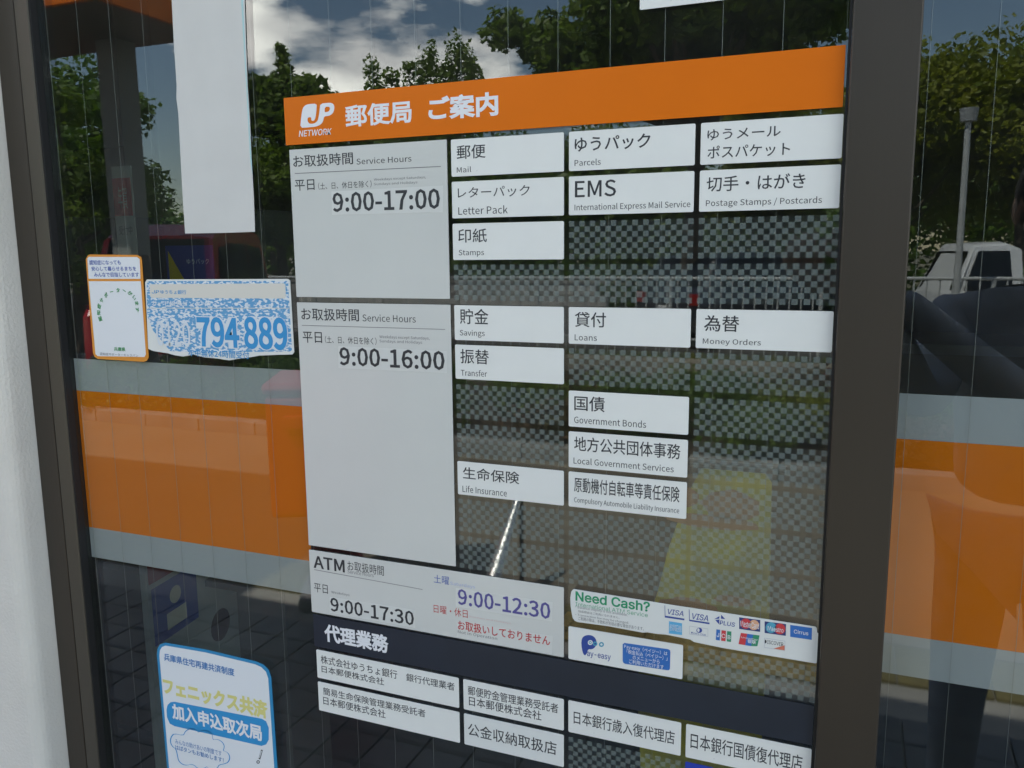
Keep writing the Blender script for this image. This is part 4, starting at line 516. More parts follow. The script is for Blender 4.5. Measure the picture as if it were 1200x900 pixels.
# ---- foliage
def leaf_mat(name, c1, c2, sc=1.5):
    m = mat(name, c1, 0.5, col2=c2, vscale=sc, detail=6)
    n = m.node_tree.nodes; l = m.node_tree.links; b = n['Principled BSDF']; o = n['Material Output']
    tl = n.new('ShaderNodeBsdfTranslucent'); tl.inputs[0].default_value = (c2[0] * 1.3, c2[1] * 1.5, c2[2], 1)
    ms = n.new('ShaderNodeMixShader'); ms.inputs[0].default_value = 0.32
    l.new(b.outputs[0], ms.inputs[1]); l.new(tl.outputs[0], ms.inputs[2]); l.new(ms.outputs[0], o.inputs['Surface'])
    return m
LEAFD = leaf_mat('leaf_dark_green', (0.042, 0.100, 0.008), (0.110, 0.185, 0.014))
LEAFM = leaf_mat('leaf_mid_green', (0.070, 0.130, 0.008), (0.165, 0.235, 0.014))
LEAFY = leaf_mat('leaf_yellow_green', (0.095, 0.135, 0.006), (0.250, 0.265, 0.012))
BARK = mat('bark_brown', (0.075, 0.058, 0.042), 0.9, var=0.3, vscale=6, bump=0.6, bscale=30)
def leaf_cloud(clumps, n, size, seed):
    """n small leaf quads spread through a list of clumps (centre, radii), thinned in patches so gaps show"""
    g = np.random.default_rng(seed); w = np.array([c[1][0] * (c[1][1] + c[1][2]) for c in clumps]); w = w / w.sum()
    C_ = np.array([c[0] for c in clumps]); R_ = np.array([c[1] for c in clumps]); k = g.choice(len(clumps), n, p=w)
    d = g.normal(size=(n, 3)); d /= np.linalg.norm(d, axis=1)[:, None]; q = g.random(n) ** 0.42
    f = np.sin(d[:, 0] * 4.1 + C_[k, 0] * 7) + np.sin(d[:, 1] * 4.7 + C_[k, 1] * 5) + np.sin(d[:, 2] * 4.3 + C_[k, 2] * 9)
    q *= 1 + 0.13 * f
    p = C_[k] + d * R_[k] * q[:, None]
    s = size * g.uniform(0.55, 1.35, n)[:, None]
    a = g.normal(size=(n, 3)) * (1, 1, .6); a /= np.linalg.norm(a, axis=1)[:, None]
    b = np.cross(a, d + g.normal(size=(n, 3)) * .6); b /= np.maximum(np.linalg.norm(b, axis=1), 1e-4)[:, None]
    V = np.stack([p - a * s * .5, p + b * s * .30, p + a * s * .55, p - b * s * .30], axis=1).reshape(-1, 3)
    me = bpy.data.meshes.new('crown'); me.vertices.add(4 * n); me.vertices.foreach_set('co', V.astype(np.float32).ravel())
    me.loops.add(4 * n); me.loops.foreach_set('vertex_index', np.arange(4 * n, dtype=np.int32)); me.polygons.add(n)
    me.polygons.foreach_set('loop_start', np.arange(0, 4 * n, 4, dtype=np.int32)); me.update(); me.validate()
    return me
def tree(name, loc, h, clumps, n, size, lm, label, cat='tree', group=None, seed=1, trunk_r=0.14):
    r = empty(name, loc); tag(r, label, cat, group); rnd = random.Random(seed)
    bm = bmesh.new(); p = Vector((0, 0, 0)); nseg = 5; pts = [p]
    for k_ in range(nseg): p = p + Vector((rnd.uniform(-.12, .12), rnd.uniform(-.12, .12), h * .75 / nseg)); pts.append(p)
    for k_ in range(nseg): add_tube(bm, pts[k_], pts[k_ + 1], trunk_r * (1 - k_ / nseg * .7), trunk_r * (1 - (k_ + 1) / nseg * .7), 8)
    bm_obj('trunk', bm, BARK, r)
    bm = bmesh.new()
    for c, rad in clumps:
        s = pts[min(nseg, max(2, int(c[2] / h * nseg)))]; mid = (Vector(s) + Vector(c)) / 2 + Vector((0, 0, -.15))
        add_tube(bm, s, mid, trunk_r * .38, trunk_r * .22, 6); add_tube(bm, mid, c, trunk_r * .22, trunk_r * .06, 6)
    bm_obj('limb', bm, BARK, r)
    me = leaf_cloud(clumps, n, size, seed); me.materials.append(lm); link('crown', me, None, r)
    return r
def clumps_round(cx, cy, cz, rx, ry, rz, n, rad, seed):
    rnd = random.Random(seed); out = []
    for i in range(n):
        d = Vector((rnd.gauss(0, 1), rnd.gauss(0, 1), rnd.gauss(0, 1))).normalized() * rnd.random() ** .4
        s = rad * rnd.uniform(.65, 1.3); out.append(((cx + d.x * rx, cy + d.y * ry, cz + d.z * rz), (s, s, s * .75)))
    return out

def cr(*a): return clumps_round(*a)
tree('broadleaf_tree', (-11.1, -14.2, -.1), 5.5, cr(0, 0, 3.5, .9, 1.2, 1.5, 16, .75, 2) + [((.30, 0, 5.15), (.34, .3, .6)), ((.27, 0, 5.6), (.15, .15, .38)), ((-.15, 0, 5.0), (.3, .3, .3)), ((.75, 0, 5.0), (.3, .3, .3)), ((1.2, 0, 4.4), (.75, .6, .5)), ((.9, 0, 4.75), (.5, .5, .4)), ((1.7, 0, 4.4), (.45, .4, .4)), ((2.1, 0, 4.0), (.4, .4, .35)), ((-.2, 0, 4.6), (.8, .6, .5)), ((-.35, 0, 4.9), (.5, .5, .5))], 30000, .15, LEAFM, 'leafy green tree with a spiky top mirrored left of the orange header', seed=2)
tree('broadleaf_tree', (-13.2, -11.0, -.1), 6, cr(0, 0, 3.4, 1.5, 1.5, 2.0, 12, .9, 3), 14000, .15, LEAFD, 'dark tree mirrored behind the grey canopy at far left', seed=3)
tree('broadleaf_tree', (-11.6, -9.4, -.1), 4.4, cr(0, 0, 2.7, .5, .8, 1.7, 9, .55, 4), 8000, .12, LEAFM, 'slim tree mirrored beside the door frame at far left', seed=4)
tree('columnar_tree', (-19.9, -34, .35), 10.2, [((x_, 0, z_), (.42, .5, r_)) for x_, z_, r_ in ((-.7, 8.4, 1.0), (-.75, 9.5, .6), (-.1, 8.2, .9), (.3, 9.0, .5), (-1.3, 7.6, .9), (.7, 7.9, .7), (1.3, 9.3, .5), (1.2, 8.2, .7), (-.2, 7.2, 1), (-1.7, 7, .6))] + cr(0, 0, 5, 2, 1.5, 2, 8, 1.2, 5), 14000, .2, LEAFM, 'distant green tree with two small pointed tops mirrored above the header', seed=5)
tree('columnar_tree', (-16.7, -34, -.1), 11, [((x_, 0, z_), (.34, .5, r_)) for x_, z_, r_ in ((-1.3, 9.3, 1.3), (-.85, 9.9, 1.2), (-.35, 9.2, 1.1), (.1, 9.5, 1.3), (.5, 10.0, 1.2), (.95, 9.5, 1.0), (1.25, 9.3, .8), (-1.7, 8, .8), (.6, 8.3, 1), (-.3, 8, 1), (-.9, 8, 1))] + cr(0, 0, 5, 2, 1.5, 2.2, 8, 1.3, 6), 20000, .2, LEAFM, 'distant upright tree like a brush mirrored above the header title', seed=6)
tree('broadleaf_tree', (-2.0, -12.6, -.1), 7.5, cr(0, 0, 5.9, 2.7, 1.8, 1.5, 34, .8, 7) + cr(-2.4, 0, 5.0, .9, .9, .6, 7, .4, 17) + cr(1.2, 0, 5.1, 1.3, .9, .7, 10, .6, 18) + cr(0, 0.3, 4.9, 2.2, .8, .5, 12, .6, 19), 90000, .14, LEAFM, 'large dark spreading tree mirrored above the right half of the header', seed=7, trunk_r=.2)
tree('broadleaf_tree', (1.0, -17.5, -.1), 6, cr(0, 0, 3.6, 1.9, 1.3, 1.7, 20, .8, 8), 26000, .13, LEAFY, 'yellow green tree mirrored on both sides of the wide stile', seed=8)
tree('broadleaf_tree', (3.2, -16.6, -.1), 6.4, cr(0, 0, 3.9, 1.3, 1.3, 2.0, 20, .85, 9), 24000, .13, LEAFY, 'yellow green tree mirrored at the right edge of the photo', seed=9)
tree('broadleaf_tree', (-1.4, -18.5, -.1), 5.4, cr(0, 0, 3.4, 1.3, 1.2, 1.6, 14, .8, 10), 18000, .14, LEAFY, 'olive tree mirrored between the white plates at right', seed=10)
k_ = 11
for x_, y_, h_, lm_ in ((-4.6, -19, 5.0, LEAFM), (-7.8, -20, 5.0, LEAFD), (-11.5, -22, 5.2, LEAFM), (-15.5, -24, 6.0, LEAFD), (4.8, -22, 7.0, LEAFD), (-20.5, -26, 6.4, LEAFM)):
    tree('broadleaf_tree', (x_, y_, -.1), h_, cr(0, 0, h_ * .56, 1.9, 1.4, h_ * .3, 14, 1.0, k_), 13000, .18, lm_, 'background tree of the dark leafy belt mirrored behind the sign', group='background trees behind the car park', seed=k_); k_ += 1
# a far wood closes the view
V = leaf_cloud([((x_, -48 + random.uniform(-3, 3), random.uniform(1.5, 3.6)), (4.2, 2.5, random.uniform(2.4, 4.2))) for x_ in range(-60, 26, 4)], 60000, .42, 77); V.materials.append(LEAFD)
tag(link('distant_wood', V, None, None, (0, 0, 0)), 'dark green far wood closing the view behind the car park', 'wood', kind='stuff')
V = leaf_cloud([((x_ * .9, -14.4 + random.uniform(-.2, .2), .55), (.8, .4, random.uniform(.6, .85))) for x_ in range(-14, 5)], 26000, .085, 78); V.materials.append(LEAFD)
tag(link('clipped_hedge', V, None, None, (0, 0, 0)), 'dark clipped hedge along the far side of the car park', 'hedge', kind='stuff')
gv = []; gf = []
for q in range(14000):
    x_, y_ = random.uniform(-9, 5), random.choice((random.uniform(-8.5, -8.02), random.uniform(-11.15, -10.9))); a_ = random.uniform(0, 6.28); h_ = random.uniform(.05, .14); i = len(gv)
    gv += [(x_ - .01 * math.cos(a_), y_ - .01 * math.sin(a_), -.13), (x_ + .01 * math.cos(a_), y_ + .01 * math.sin(a_), -.13), (x_ + random.uniform(-.03, .03), y_ + random.uniform(-.03, .03), h_ - .03)]; gf.append((i, i + 1, i + 2))
me = bpy.data.meshes.new('verge_grass'); me.from_pydata(gv, [], gf); me.materials.append(LEAFY); tag(link('verge_grass', me), 'green grass verge along the road edges', 'grass', kind='stuff')


# shrubs in the bed: azalea mounds, a few with red brown flush
def shrub_mesh(seed, w_, h_, n):
    cl = clumps_round(0, 0, h_ * .5, w_ * .38, w_ * .34, h_ * .25, 7, w_ * .3, seed); return leaf_cloud(cl, n, 0.045, seed)
SHR = [shrub_mesh(31, .9, .42, 2600), shrub_mesh(32, 1.0, .36, 2600), shrub_mesh(33, .8, .48, 2400)]
SHR_R = SHR[1].copy(); SHR_R.materials.append(leaf_mat('leaf_red_flush', (0.13, 0.035, 0.02), (0.10, 0.09, 0.025), 3))
SHR_D = SHR[0].copy(); SHR_D.materials.append(LEAFD)
for m_, k_ in zip(SHR, (LEAFM, LEAFY, LEAFM)): m_.materials.append(k_)
rnd = random.Random(5); g_ = 0
for row, yy in enumerate((-5.3, -6.1, -6.9)):
    for i in range(9):
        x = -6.3 + i * .88 + (.4 if row == 1 else 0) + rnd.uniform(-.1, .1)
        k_ = rnd.random(); me = SHR_R if k_ < .26 else SHR_D if k_ < .5 else rnd.choice(SHR)
        kind = 'reddish' if me is SHR_R else 'dark green' if me is SHR_D else 'fresh green'
        r = empty('azalea_shrub', (x, yy + rnd.uniform(-.1, .1), 0.03), rnd.uniform(0, 6)); s_ = rnd.uniform(.85, 1.1); r.scale = (s_, s_, s_)
        tag(r, kind + ' low azalea mound in the planting bed mirrored in the glass', 'shrub', kind + ' azalea mounds in the planting bed')
        bmx = bmesh.new()
        for q in range(5): add_tube(bmx, (0, 0, 0), (.22 * math.cos(q * 1.3), .22 * math.sin(q * 1.3), .22), .012, .005, 5)
        bm_obj('stem', bmx, BARK, r); link('crown', me, None, r)

# guard rail along the far path
gr = empty('guard_rail', (-10, -11.0, 0)); tag(gr, 'white painted tubular guard rail with uprights beyond the road', 'railing')
tube('top_rail', (0, 0, 1.11), (14, 0, 1.11), 0.024, GALV, gr); tube('lower_rail', (0, 0, .25), (14, 0, .25), 0.018, GALV, gr)
bm = bmesh.new(); add_tube(bm, (0, 0, 0), (0, 0, 1.1), 0.012, None, 6, False); um = bpy.data.meshes.new('upright'); bm.to_mesh(um); bm.free(); um.materials.append(GALV)
bm = bmesh.new(); add_tube(bm, (0, 0, 0), (0, 0, 1.12), 0.03, None, 8, True); pm_ = bpy.data.meshes.new('post'); bm.to_mesh(pm_); bm.free(); pm_.materials.append(GALV)
for i in range(8): link('post', pm_, None, gr, (i * 2.0, 0, 0)) if i * 2.0 <= 14 else None
for i in range(92):
    if i * .15 > 13.9: break
    if (i * .15) % 2.0 > .07: link('upright', um, None, gr, (i * .15, 0, .0))
# concrete block wall
bw = empty('block_wall', (-10.5, -13.2, -0.05)); tag(bw, 'pale grey concrete block wall behind the guard rail, mirrored at mid height', 'wall')
cb = [mat('block_' + n_, c, 0.9, var=.12, vscale=4, bump=.3, bscale=30) for n_, c in (('pale', (.46, .45, .42)), ('grey', (.38, .375, .355)))]
bms = []
for m_ in cb:
    bm = bmesh.new(); add_box(bm, .005, .395, 0, .15, .005, .195, .004); me = bpy.data.meshes.new('block'); bm.to_mesh(me); bm.free(); me.materials.append(m_); bms.append(me)
for rr_ in range(5):
    for i in range(17): link('block', random.choice(bms), None, bw, (i * .4 + (.2 if rr_ % 2 else 0), 0, rr_ * .2))
box('coping', 0, 7.0, -.02, .17, 1.001, 1.05, CONC, bw)

# lamp pole
lp = empty('lamp_post', (1.49, -10.0, -0.11)); tag(lp, 'slim pale grey lamp post mirrored right of the stile', 'lamp post')
tube('pole', (0, 0, 0), (0.0, 0, 3.02), .045, GALV, lp, r1=.032); bm = bmesh.new(); add_tube(bm, (0, 0, 3.0), (0, 0, 3.14), .085, .10, 14); bm_obj('lamp_head', bm, mat('lamp_grey', (.30, .32, .33), .5), lp)
tube('base_flange', (0, 0, 0), (0, 0, .04), .10, GALV, lp)

# made-up stainless stand, its leg curved so the sun glints as a streak
hr = empty('glint_stand', (-0.922, -2.492, 0)); tag(hr, 'made-up polished stainless stand, its leg shaped to catch the sun as a white streak on the film', 'stand')
bm = bmesh.new(); LEG = [(-0.0201, 0.3872, 0.01), (-0.0198, 0.377, 0.0206), (-0.0189, 0.3483, 0.0506), (-0.0179, 0.32, 0.0806), (-0.0168, 0.2919, 0.1106), (-0.0157, 0.2639, 0.1406), (-0.0146, 0.2362, 0.1706), (-0.0133, 0.2088, 0.2006), (-0.0119, 0.1817, 0.2306), (-0.0105, 0.1549, 0.2606), (-0.0089, 0.1284, 0.2906), (-0.0073, 0.1022, 0.3206), (-0.0056, 0.0762, 0.3506), (-0.0038, 0.0505, 0.3806), (-0.002, 0.0251, 0.4106), (0.0, 0.0, 0.4406)]; rows = []
for i, p in enumerate(LEG):
    p = Vector(p); d = (Vector(LEG[min(i + 1, len(LEG) - 1)]) - Vector(LEG[max(i - 1, 0)])).normalized(); a_ = Vector((1, 0, 0)); a_ = (a_ - d * a_.dot(d)).normalized(); b_ = d.cross(a_); rr_ = .048 - .034 * i / (len(LEG) - 1)
    rows.append([bm.verts.new(p + (a_ * math.cos(2 * math.pi * k_ / 32) + b_ * math.sin(2 * math.pi * k_ / 32)) * rr_) for k_ in range(32)])
for i in range(len(rows) - 1):
    for k_ in range(32): bm.faces.new((rows[i][k_], rows[i][(k_ + 1) % 32], rows[i + 1][(k_ + 1) % 32], rows[i + 1][k_]))
bm.faces.new(rows[0][::-1]); bm.faces.new(rows[-1]); bmesh.ops.recalc_face_normals(bm, faces=bm.faces); bm_obj('sloping_leg', bm, STEEL, hr, smooth=True)
tube('rear_leg', (.0, -.012, 0), (0, -.012, .46), .010, mat('post_dark_paint', (.03, .035, .04), .4), hr, n=16)
tube('foot', (-.08, 0.387, .006), (.08, 0.387, .006), .006, MATS['post_dark_paint'], hr, n=10); tube('foot', (-.08, -.012, .006), (.08, -.012, .006), .006, MATS['post_dark_paint'], hr, n=10)

# ---- vehicles
TYRE = mat('tyre_rubber', (.02, .02, .02), .8); RIM = mat('wheel_rim', (.5, .5, .5), .35, metal=.8); CGL = mat('car_glass', (.02, .025, .03), .05, spec=.8)
CHR = mat('chrome_trim', (.8, .8, .8), .1, metal=1)
def vehicle(name, loc, rz, prof, W, paint, label, cat, wheels, winside, ends, wr=.31, tails=True):
    """prof: side outline (x,z) lofted over five width stations so roof and flanks round off"""
    r = empty(name, loc, rz); tag(r, label, cat)
    bm = bmesh.new(); top = max(z for x, z in prof); st = ((-1, .0), (-.93, .5), (-.6, 1), (.6, 1), (.93, .5), (1, .0)); rows = []
    for s, f in st:
        row = []
        for x, z in prof:
            inset = max(0, z - .95) / max(.01, top - .95) * .11 * W; zz = z - (1 - f) * (.05 if z > .5 else -.03)
            row.append(bm.verts.new((x * (1 - (1 - f) * .012), s * (W / 2 - inset), zz)))
        rows.append(row)
    n = len(prof)
    for a in range(len(rows) - 1):
        for i in range(n): bm.faces.new((rows[a][i], rows[a][(i + 1) % n], rows[a + 1][(i + 1) % n], rows[a + 1][i]))
    bm.faces.new(rows[0][::-1]); bm.faces.new(rows[-1]); bmesh.ops.recalc_face_normals(bm, faces=bm.faces)
    bm_obj('body', bm, paint, r)
    for poly_ in winside:
        for sgn in (-1, 1):
            bm = bmesh.new(); vs = []
            for x, z in poly_:
                inset = max(0, z - .95) / max(.01, top - .95) * .11 * W; vs.append(bm.verts.new((x, sgn * (W / 2 - inset + .004), z)))
            bm.faces.new(vs if sgn < 0 else vs[::-1]); bmesh.ops.solidify(bm, geom=bm.faces[:], thickness=.01); bm_obj('side_window', bm, CGL, r)
    for (x0, z0, x1, z1) in ends:
        bm = bmesh.new(); w0 = W * .40; w1 = W * .35; off = .012 * (1 if x0 > 0 else -1)
        vs = [bm.verts.new(q) for q in ((x0 + off, -w0, z0), (x0 + off, w0, z0), (x1 + off, w1, z1), (x1 + off, -w1, z1))]; bm.faces.new(vs); bmesh.ops.solidify(bm, geom=bm.faces[:], thickness=.01)
        bm_obj('windscreen', bm, CGL, r)
    for x in wheels:
        for sgn in (-1, 1):
            bm = bmesh.new(); add_tube(bm, (x, sgn * (W / 2 - .19), wr), (x, sgn * (W / 2 + .005), wr), wr, None, 24); w_ = bm_obj('wheel', bm, TYRE, r)
            bm = bmesh.new(); add_tube(bm, (x, sgn * (W / 2 + .006), wr), (x, sgn * (W / 2 + .012), wr), wr * .62, wr * .5, 16); bm_obj('rim', bm, RIM, w_)
    xf, xb = max(x for x, z in prof), min(x for x, z in prof)
    for sgn in (-1, 1):
        ob = box('headlight', xf - .06, xf + .008, min(sgn * .42 * W, sgn * .28 * W), max(sgn * .42 * W, sgn * .28 * W), .60, .74, mat('lamp_lens', (.7, .7, .7), .1), r, .01)
        ob = box('tail_light', xb - .012, xb + .05, min(sgn * .45 * W, sgn * .33 * W), max(sgn * .45 * W, sgn * .33 * W), .70, .88, mat('tail_lens', (.30, .008, .008), .15), r, .01)
        mrr = box('wing_mirror', xf - 1.25, xf - 1.15, min(sgn * (W / 2), sgn * (W / 2 + .16)), max(sgn * (W / 2), sgn * (W / 2 + .16)), .95, 1.08, paint, r, .02)
    box('bumper', xf - .05, xf + .02, -W * .46, W * .46, .28, .48, mat('bumper_grey', (.05, .05, .05), .6), r, .02); box('bumper', xb - .02, xb + .05, -W * .46, W * .46, .28, .48, MATS['bumper_grey'], r, .02)
    box('number_plate', xb - .028, xb - .021, -.17, .17, .52, .68, ink('white'), r)
    return r
HATCH = [(-1.8, .3), (-1.85, .75), (-1.75, 1.0), (-1.45, 1.46), (-.9, 1.54), (.1, 1.52), (.45, 1.42), (1.05, .98), (1.7, .86), (1.85, .6), (1.82, .3)]
HWIN = [[(-1.4, 1.0), (-1.25, 1.38), (-.55, 1.44), (-.55, 1.0)], [(-.48, 1.0), (-.48, 1.44), (.1, 1.42), (.38, 1.34), (.85, 1.0)]]
red_p = mat('car_paint_red', (.42, .02, .03), .25, var=.02, **{'Coat Weight': .6}); dk_p = mat('car_paint_dark', (.03, .035, .05), .22, **{'Coat Weight': .6}); wh_p = mat('car_paint_white', (.70, .72, .73), .3, **{'Coat Weight': .5})

VANP = [(-1.7, .3), (-1.72, .9), (-1.70, 1.75), (-1.55, 1.93), (-.4, 1.98), (.9, 1.96), (1.25, 1.82), (1.58, 1.12), (1.70, .95), (1.72, .5), (1.70, .3)]
vehicle('delivery_van', (-7.75, -7.9, -.1), R(62), VANP, 1.5, red_p, 'red post van with a rounded roof mirrored left of the paper strip', 'van', (-1.1, 1.2), [[(-1.5, 1.1), (-1.45, 1.68), (-.5, 1.74), (-.5, 1.1)], [(-.4, 1.1), (-.4, 1.74), (.5, 1.74), (.5, 1.1)], [(.58, 1.1), (.58, 1.72), (1.05, 1.68), (1.36, 1.1)]], ((1.58, 1.16, 1.27, 1.78), (-1.71, 1.1, -1.66, 1.7)))
vehicle('dark_hatchback', (-1.25, -14.0, -.05), R(-52), HATCH, 1.66, dk_p, 'dark hatchback with red tail lights mirrored between the checked slots', 'car', (-1.2, 1.2), HWIN, ((1.02, 1.0, .48, 1.42), (-1.77, 1.02, -1.5, 1.43)))
TRUCK = [(-1.6, .45), (-1.6, .75), (.75, .75), (.78, 1.55), (.95, 1.62), (1.35, 1.6), (1.62, .95), (1.68, .6), (1.66, .4)]
tk = vehicle('light_truck', (2.95, -12.3, -.05), R(165), TRUCK, 1.48, wh_p, 'small white light truck mirrored beside the lamp post', 'truck', (-1.0, 1.15), [[(.9, 1.0), (.92, 1.5), (1.3, 1.5), (1.5, 1.0)]], ((1.58, 1.0, 1.38, 1.5),), wr=.27)
for sgn in (-1, 1): box('bed_side', -1.6, .74, min(sgn * .70, sgn * .73), max(sgn * .70, sgn * .73), .752, 1.02, wh_p, tk, .005)
box('tail_gate', -1.63, -1.603, -.70, .70, .752, 1.02, wh_p, tk, .005)

# red post box
pb = empty('post_box', (-1.64, -2.14, -0.0), R(-28)); tag(pb, 'red post box standing on the pavement, mirrored left of the hours panels', 'post box')
prd = mat('post_box_red', (.50, .03, .035), .35)
box('leg', -.10, .10, -.09, .09, .0, .42, prd, pb, .01); box('plinth', -.16, .16, -.15, .15, .0, .045, mat('plinth_grey', (.25, .25, .25), .8), pb, .01)
bm = bmesh.new(); add_box(bm, -.24, .24, -.2, .2, .42, .93, .02); bm_obj('body', bm, prd, pb)
bm = bmesh.new(); add_box(bm, -.25, .25, -.21, .21, .932, .98, .02); bm_obj('cap', bm, prd, pb)
box('slot_hood', -.17, .17, .20, .235, .80, .85, prd, pb, .006); box('slot', -.15, .15, .201, .204, .765, .792, RUBBER, pb)

# canopy with orange fascia and column at the far left of the street side
cn = empty('side_canopy', (-7.6, -5.6, 0)); tag(cn, 'flat grey canopy with an orange fascia on a pale column, mirrored at top left', 'canopy')
box('roof_slab', -4.5, 2.10, -.55, .95, 3.62, 3.85, mat('canopy_grey', (.13, .125, .12), .7), cn, .01); box('fascia', 2.101, 2.15, -.58, 1.0, 3.57, 4.1, ORANGE, cn, .004); box('fascia', -4.5, 2.10, .951, 1.0, 3.57, 4.1, ORANGE, cn, .004)
box('column', .86, 1.12, -.40, -.14, -.12, 3.619, mat('column_pale', (.24, .25, .24), .7, var=.06), cn, .01); box('column', -4.3, -4.04, -.40, -.14, -.12, 3.619, MATS['column_pale'], cn, .01)

# ---- the photographer, standing right of the lens and holding the camera out
def skin_body(name, nodes, edges, m, parent, sub=2):
    me = bpy.data.meshes.new(name); keys = list(nodes); me.from_pydata([nodes[k_][0] for k_ in keys], [(keys.index(a), keys.index(b)) for a, b in edges], [])
    o = link(name, me, None, parent); md = o.modifiers.new('skin', 'SKIN'); md.use_smooth_shade = True
    sk = me.skin_vertices[0].data
    for i, k_ in enumerate(keys): rr_ = nodes[k_][1]; sk[i].radius = rr_ if isinstance(rr_, tuple) else (rr_, rr_)
    sk[0].use_root = True; s = o.modifiers.new('sub', 'SUBSURF'); s.levels = sub; s.render_levels = sub
    dg = bpy.context.evaluated_depsgraph_get(); dg.update(); ev = bpy.data.meshes.new_from_object(o.evaluated_get(dg)); o.modifiers.clear(); o.data = ev; ev.materials.clear(); ev.materials.append(m)
    bpy.data.meshes.remove(me); ev.name = name; return o
SKIN = mat('skin', (.46, .29, .21), .55, var=.05, vscale=20); JACK = mat('jacket_grey_blue', (.42, .45, .50), .85, var=.2, vscale=14, bump=.7, bscale=35); JEAN = mat('jeans_blue', (.24, .29, .38), .9, var=.2, vscale=25, bump=.4, bscale=120); HAIR = mat('hair_black', (.012, .010, .009), .6, bump=.8, bscale=150, stretch=(1, 1, .2)); SHOE = mat('shoe_dark', (.03, .03, .03), .6)
pr = empty('person', (.76, -1.16, 0)); tag(pr, 'person in a grey blue jacket holding a small camera, mirrored at the right edge', 'person')
def q_(x, y, z): return (x - .80, y + 1.16, z)
jk = {'hip': (q_(.80, -1.17, .92), (.165, .115)), 'waist': (q_(.80, -1.16, 1.05), (.150, .105)), 'chest': (q_(.79, -1.15, 1.22), (.165, .115)), 'yoke': (q_(.78, -1.14, 1.335), (.12, .09)), 'collar': (q_(.775, -1.13, 1.40), .062),
      'ls': (q_(.635, -1.12, 1.335), .068), 'lu': (q_(.600, -1.02, 1.235), .056), 'le': (q_(.575, -.96, 1.165), .050), 'lf': (q_(.520, -.905, 1.28), .042), 'lw': (q_(.462, -.872, 1.395), .034),
      'rs': (q_(.93, -1.13, 1.335), .068), 'ru': (q_(.90, -1.02, 1.22), .056), 're': (q_(.80, -.945, 1.15), .050), 'rf': (q_(.64, -.90, 1.28), .042), 'rw': (q_(.505, -.888, 1.395), .034)}
skin_body('jacket', jk, [('hip', 'waist'), ('waist', 'chest'), ('chest', 'yoke'), ('yoke', 'collar'), ('yoke', 'ls'), ('ls', 'lu'), ('lu', 'le'), ('le', 'lf'), ('lf', 'lw'), ('yoke', 'rs'), ('rs', 'ru'), ('ru', 're'), ('re', 'rf'), ('rf', 'rw')], JACK, pr)
lg = {'pelvis': (q_(.80, -1.17, .90), (.16, .115)), 'lh': (q_(.715, -1.17, .82), .092), 'lk': (q_(.70, -1.15, .47), .064), 'la': (q_(.695, -1.17, .09), .048), 'rh': (q_(.885, -1.17, .82), .092), 'rk': (q_(.90, -1.15, .47), .064), 'ra': (q_(.91, -1.17, .09), .048)}
skin_body('trousers', lg, [('pelvis', 'lh'), ('lh', 'lk'), ('lk', 'la'), ('pelvis', 'rh'), ('rh', 'rk'), ('rk', 'ra')], JEAN, pr)
for fx in (.695, .91):
    skin_body('shoe', {'h': (q_(fx, -1.20, .045), .042), 'm': (q_(fx, -1.11, .04), .044), 't': (q_(fx, -1.0, .032), .034)}, [('h', 'm'), ('m', 't')], SHOE, pr)
hd = skin_body('head', {'neck': (q_(.805, -1.13, 1.395), .05), 'nk': (q_(.815, -1.115, 1.45), .05), 'jaw': (q_(.815, -1.095, 1.50), (.062, .072)), 'mid': (q_(.815, -1.10, 1.565), (.075, .092)), 'top': (q_(.815, -1.11, 1.635), (.055, .07))}, [('neck', 'nk'), ('nk', 'jaw'), ('jaw', 'mid'), ('mid', 'top')], SKIN, pr)
def ball(name, c, s, m, parent, seg=14):
    bm = bmesh.new(); bmesh.ops.create_uvsphere(bm, u_segments=seg, v_segments=seg // 2 + 2, radius=1)
    for v in bm.verts: v.co = Vector((c[0] + v.co.x * s[0], c[1] + v.co.y * s[1], c[2] + v.co.z * s[2]))
    return bm_obj(name, bm, m, parent, smooth=True)
bm = bmesh.new(); bmesh.ops.create_uvsphere(bm, u_segments=28, v_segments=18, radius=1); c_ = Vector(q_(.815, -1.112, 1.585))
bmesh.ops.delete(bm, geom=[v for v in bm.verts if (v.co.y > .25 and v.co.z < .35) or v.co.z < -.62], context='VERTS')
for v in bm.verts:
    k_ = 1 + .06 * noise.noise(v.co * 5); v.co = Vector((c_.x + v.co.x * .086 * k_, c_.y + v.co.y * .102 * k_, c_.z + v.co.z * .108 * k_))
bmesh.ops.solidify(bm, geom=bm.faces[:], thickness=.006); bm_obj('hair', bm, HAIR, pr, smooth=True)
for sx in (-1, 1):
    ball('eye', q_(.815 + sx * .030, -1.022, 1.575), (.012, .008, .007), mat('eye_white', (.7, .7, .68), .3), pr, 10); ball('ear', q_(.815 + sx * .080, -1.105, 1.56), (.010, .018, .030), SKIN, pr, 10)
ball('nose', q_(.815, -1.012, 1.548), (.012, .018, .020), SKIN, pr, 10); ball('mouth', q_(.815, -1.022, 1.510), (.022, .007, .006), mat('lips', (.36, .14, .12), .5), pr, 10)
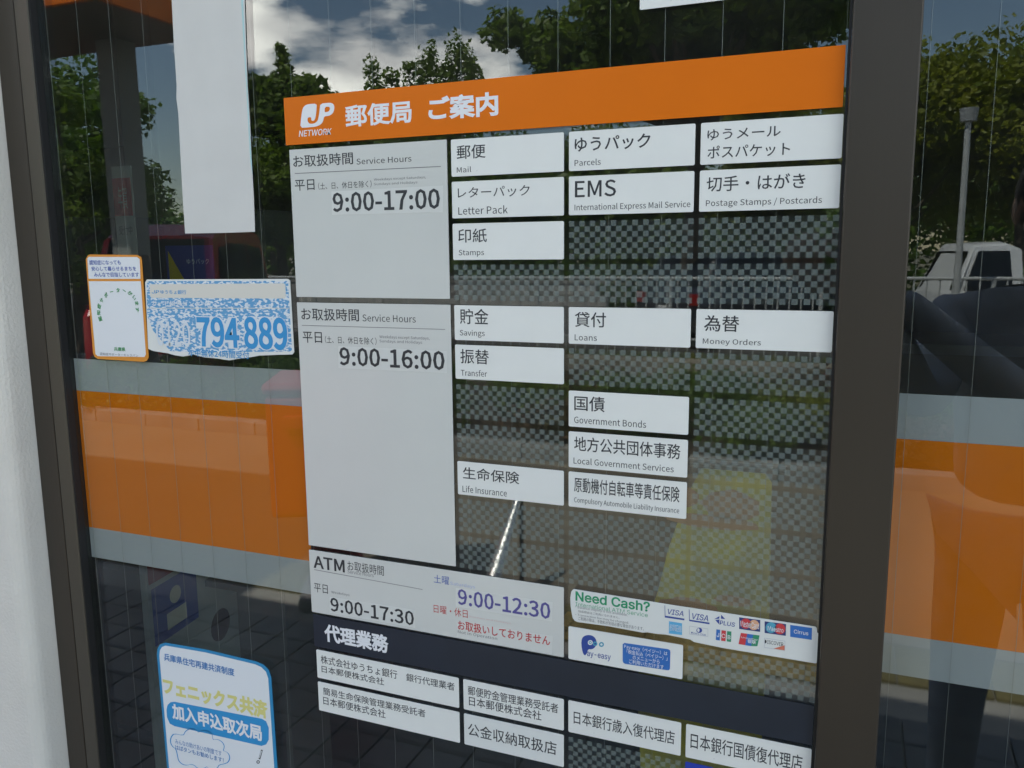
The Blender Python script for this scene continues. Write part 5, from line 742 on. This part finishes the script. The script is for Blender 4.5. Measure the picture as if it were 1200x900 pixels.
def hand(name, wrist, palm, fdir, up, side):
    W_, P_, f_, u_ = Vector(q_(*wrist)), Vector(q_(*palm)), Vector(fdir).normalized(), Vector(up).normalized(); n_ = {'w': (tuple(W_), .024), 'p': (tuple(P_), (.034, .016))}; e_ = [('w', 'p')]
    curl = f_.cross(u_).normalized() * side
    for i, ln in enumerate((.062, .070, .066, .052)):
        b = P_ + u_ * (.028 - .018 * i) + f_ * .012; k1 = b + f_ * ln * .5 + curl * .008; k2 = k1 + f_ * ln * .28 + curl * .020; k3 = k2 + f_ * ln * .10 + curl * .020
        for nm_, pt, r_ in (('a', b, .010), ('b', k1, .0092), ('c', k2, .0085), ('d', k3, .0072)): n_[nm_ + str(i)] = (tuple(pt), r_)
        e_ += [('p', 'a%d' % i), ('a%d' % i, 'b%d' % i), ('b%d' % i, 'c%d' % i), ('c%d' % i, 'd%d' % i)]
    t0 = P_ + u_ * .030 - f_ * .02; t1 = t0 + u_ * .026 + f_ * .018 + curl * .01; t2 = t1 + f_ * .026 + curl * .012
    for nm_, pt, r_ in (('t0', t0, .012), ('t1', t1, .0105), ('t2', t2, .009)): n_[nm_] = (tuple(pt), r_)
    e_ += [('p', 't0'), ('t0', 't1'), ('t1', 't2')]
    return skin_body(name, n_, e_, SKIN, pr, 1)
hand('hand', (.462, -.872, 1.395), (.452, -.853, 1.455), (-.35, .28, .55), (-.3, .2, -.9), 1)
hand('hand', (.505, -.888, 1.395), (.335, -.86, 1.435), (.1, .25, .8), (.9, .1, -.2), -1)
# the compact camera itself: lens rim just behind the viewpoint
cb_ = empty('compact_camera', (.3921, -.7997, 1.4844)); cb_.matrix_world = M; tag(cb_, 'small black compact camera held out in both hands by the person', 'camera')
cbk = mat('camera_black', (.02, .02, .022), .4)
bm = bmesh.new(); add_box(bm, -.052, .052, -.030, .030, .030, .055, .004); bm_obj('camera_body', bm, cbk, cb_)
bm = bmesh.new(); add_tube(bm, (0, 0, .029), (0, 0, .006), .024, .021, 24, False); bmesh.ops.solidify(bm, geom=bm.faces[:], thickness=.003); bm_obj('lens_barrel', bm, mat('camera_grey_metal', (.2, .2, .21), .35, metal=.7), cb_)
bm = bmesh.new(); add_tube(bm, (-.034, .030, .042), (-.034, .034, .042), .006, None, 14); bm_obj('shutter_button', bm, MATS['camera_grey_metal'], cb_)
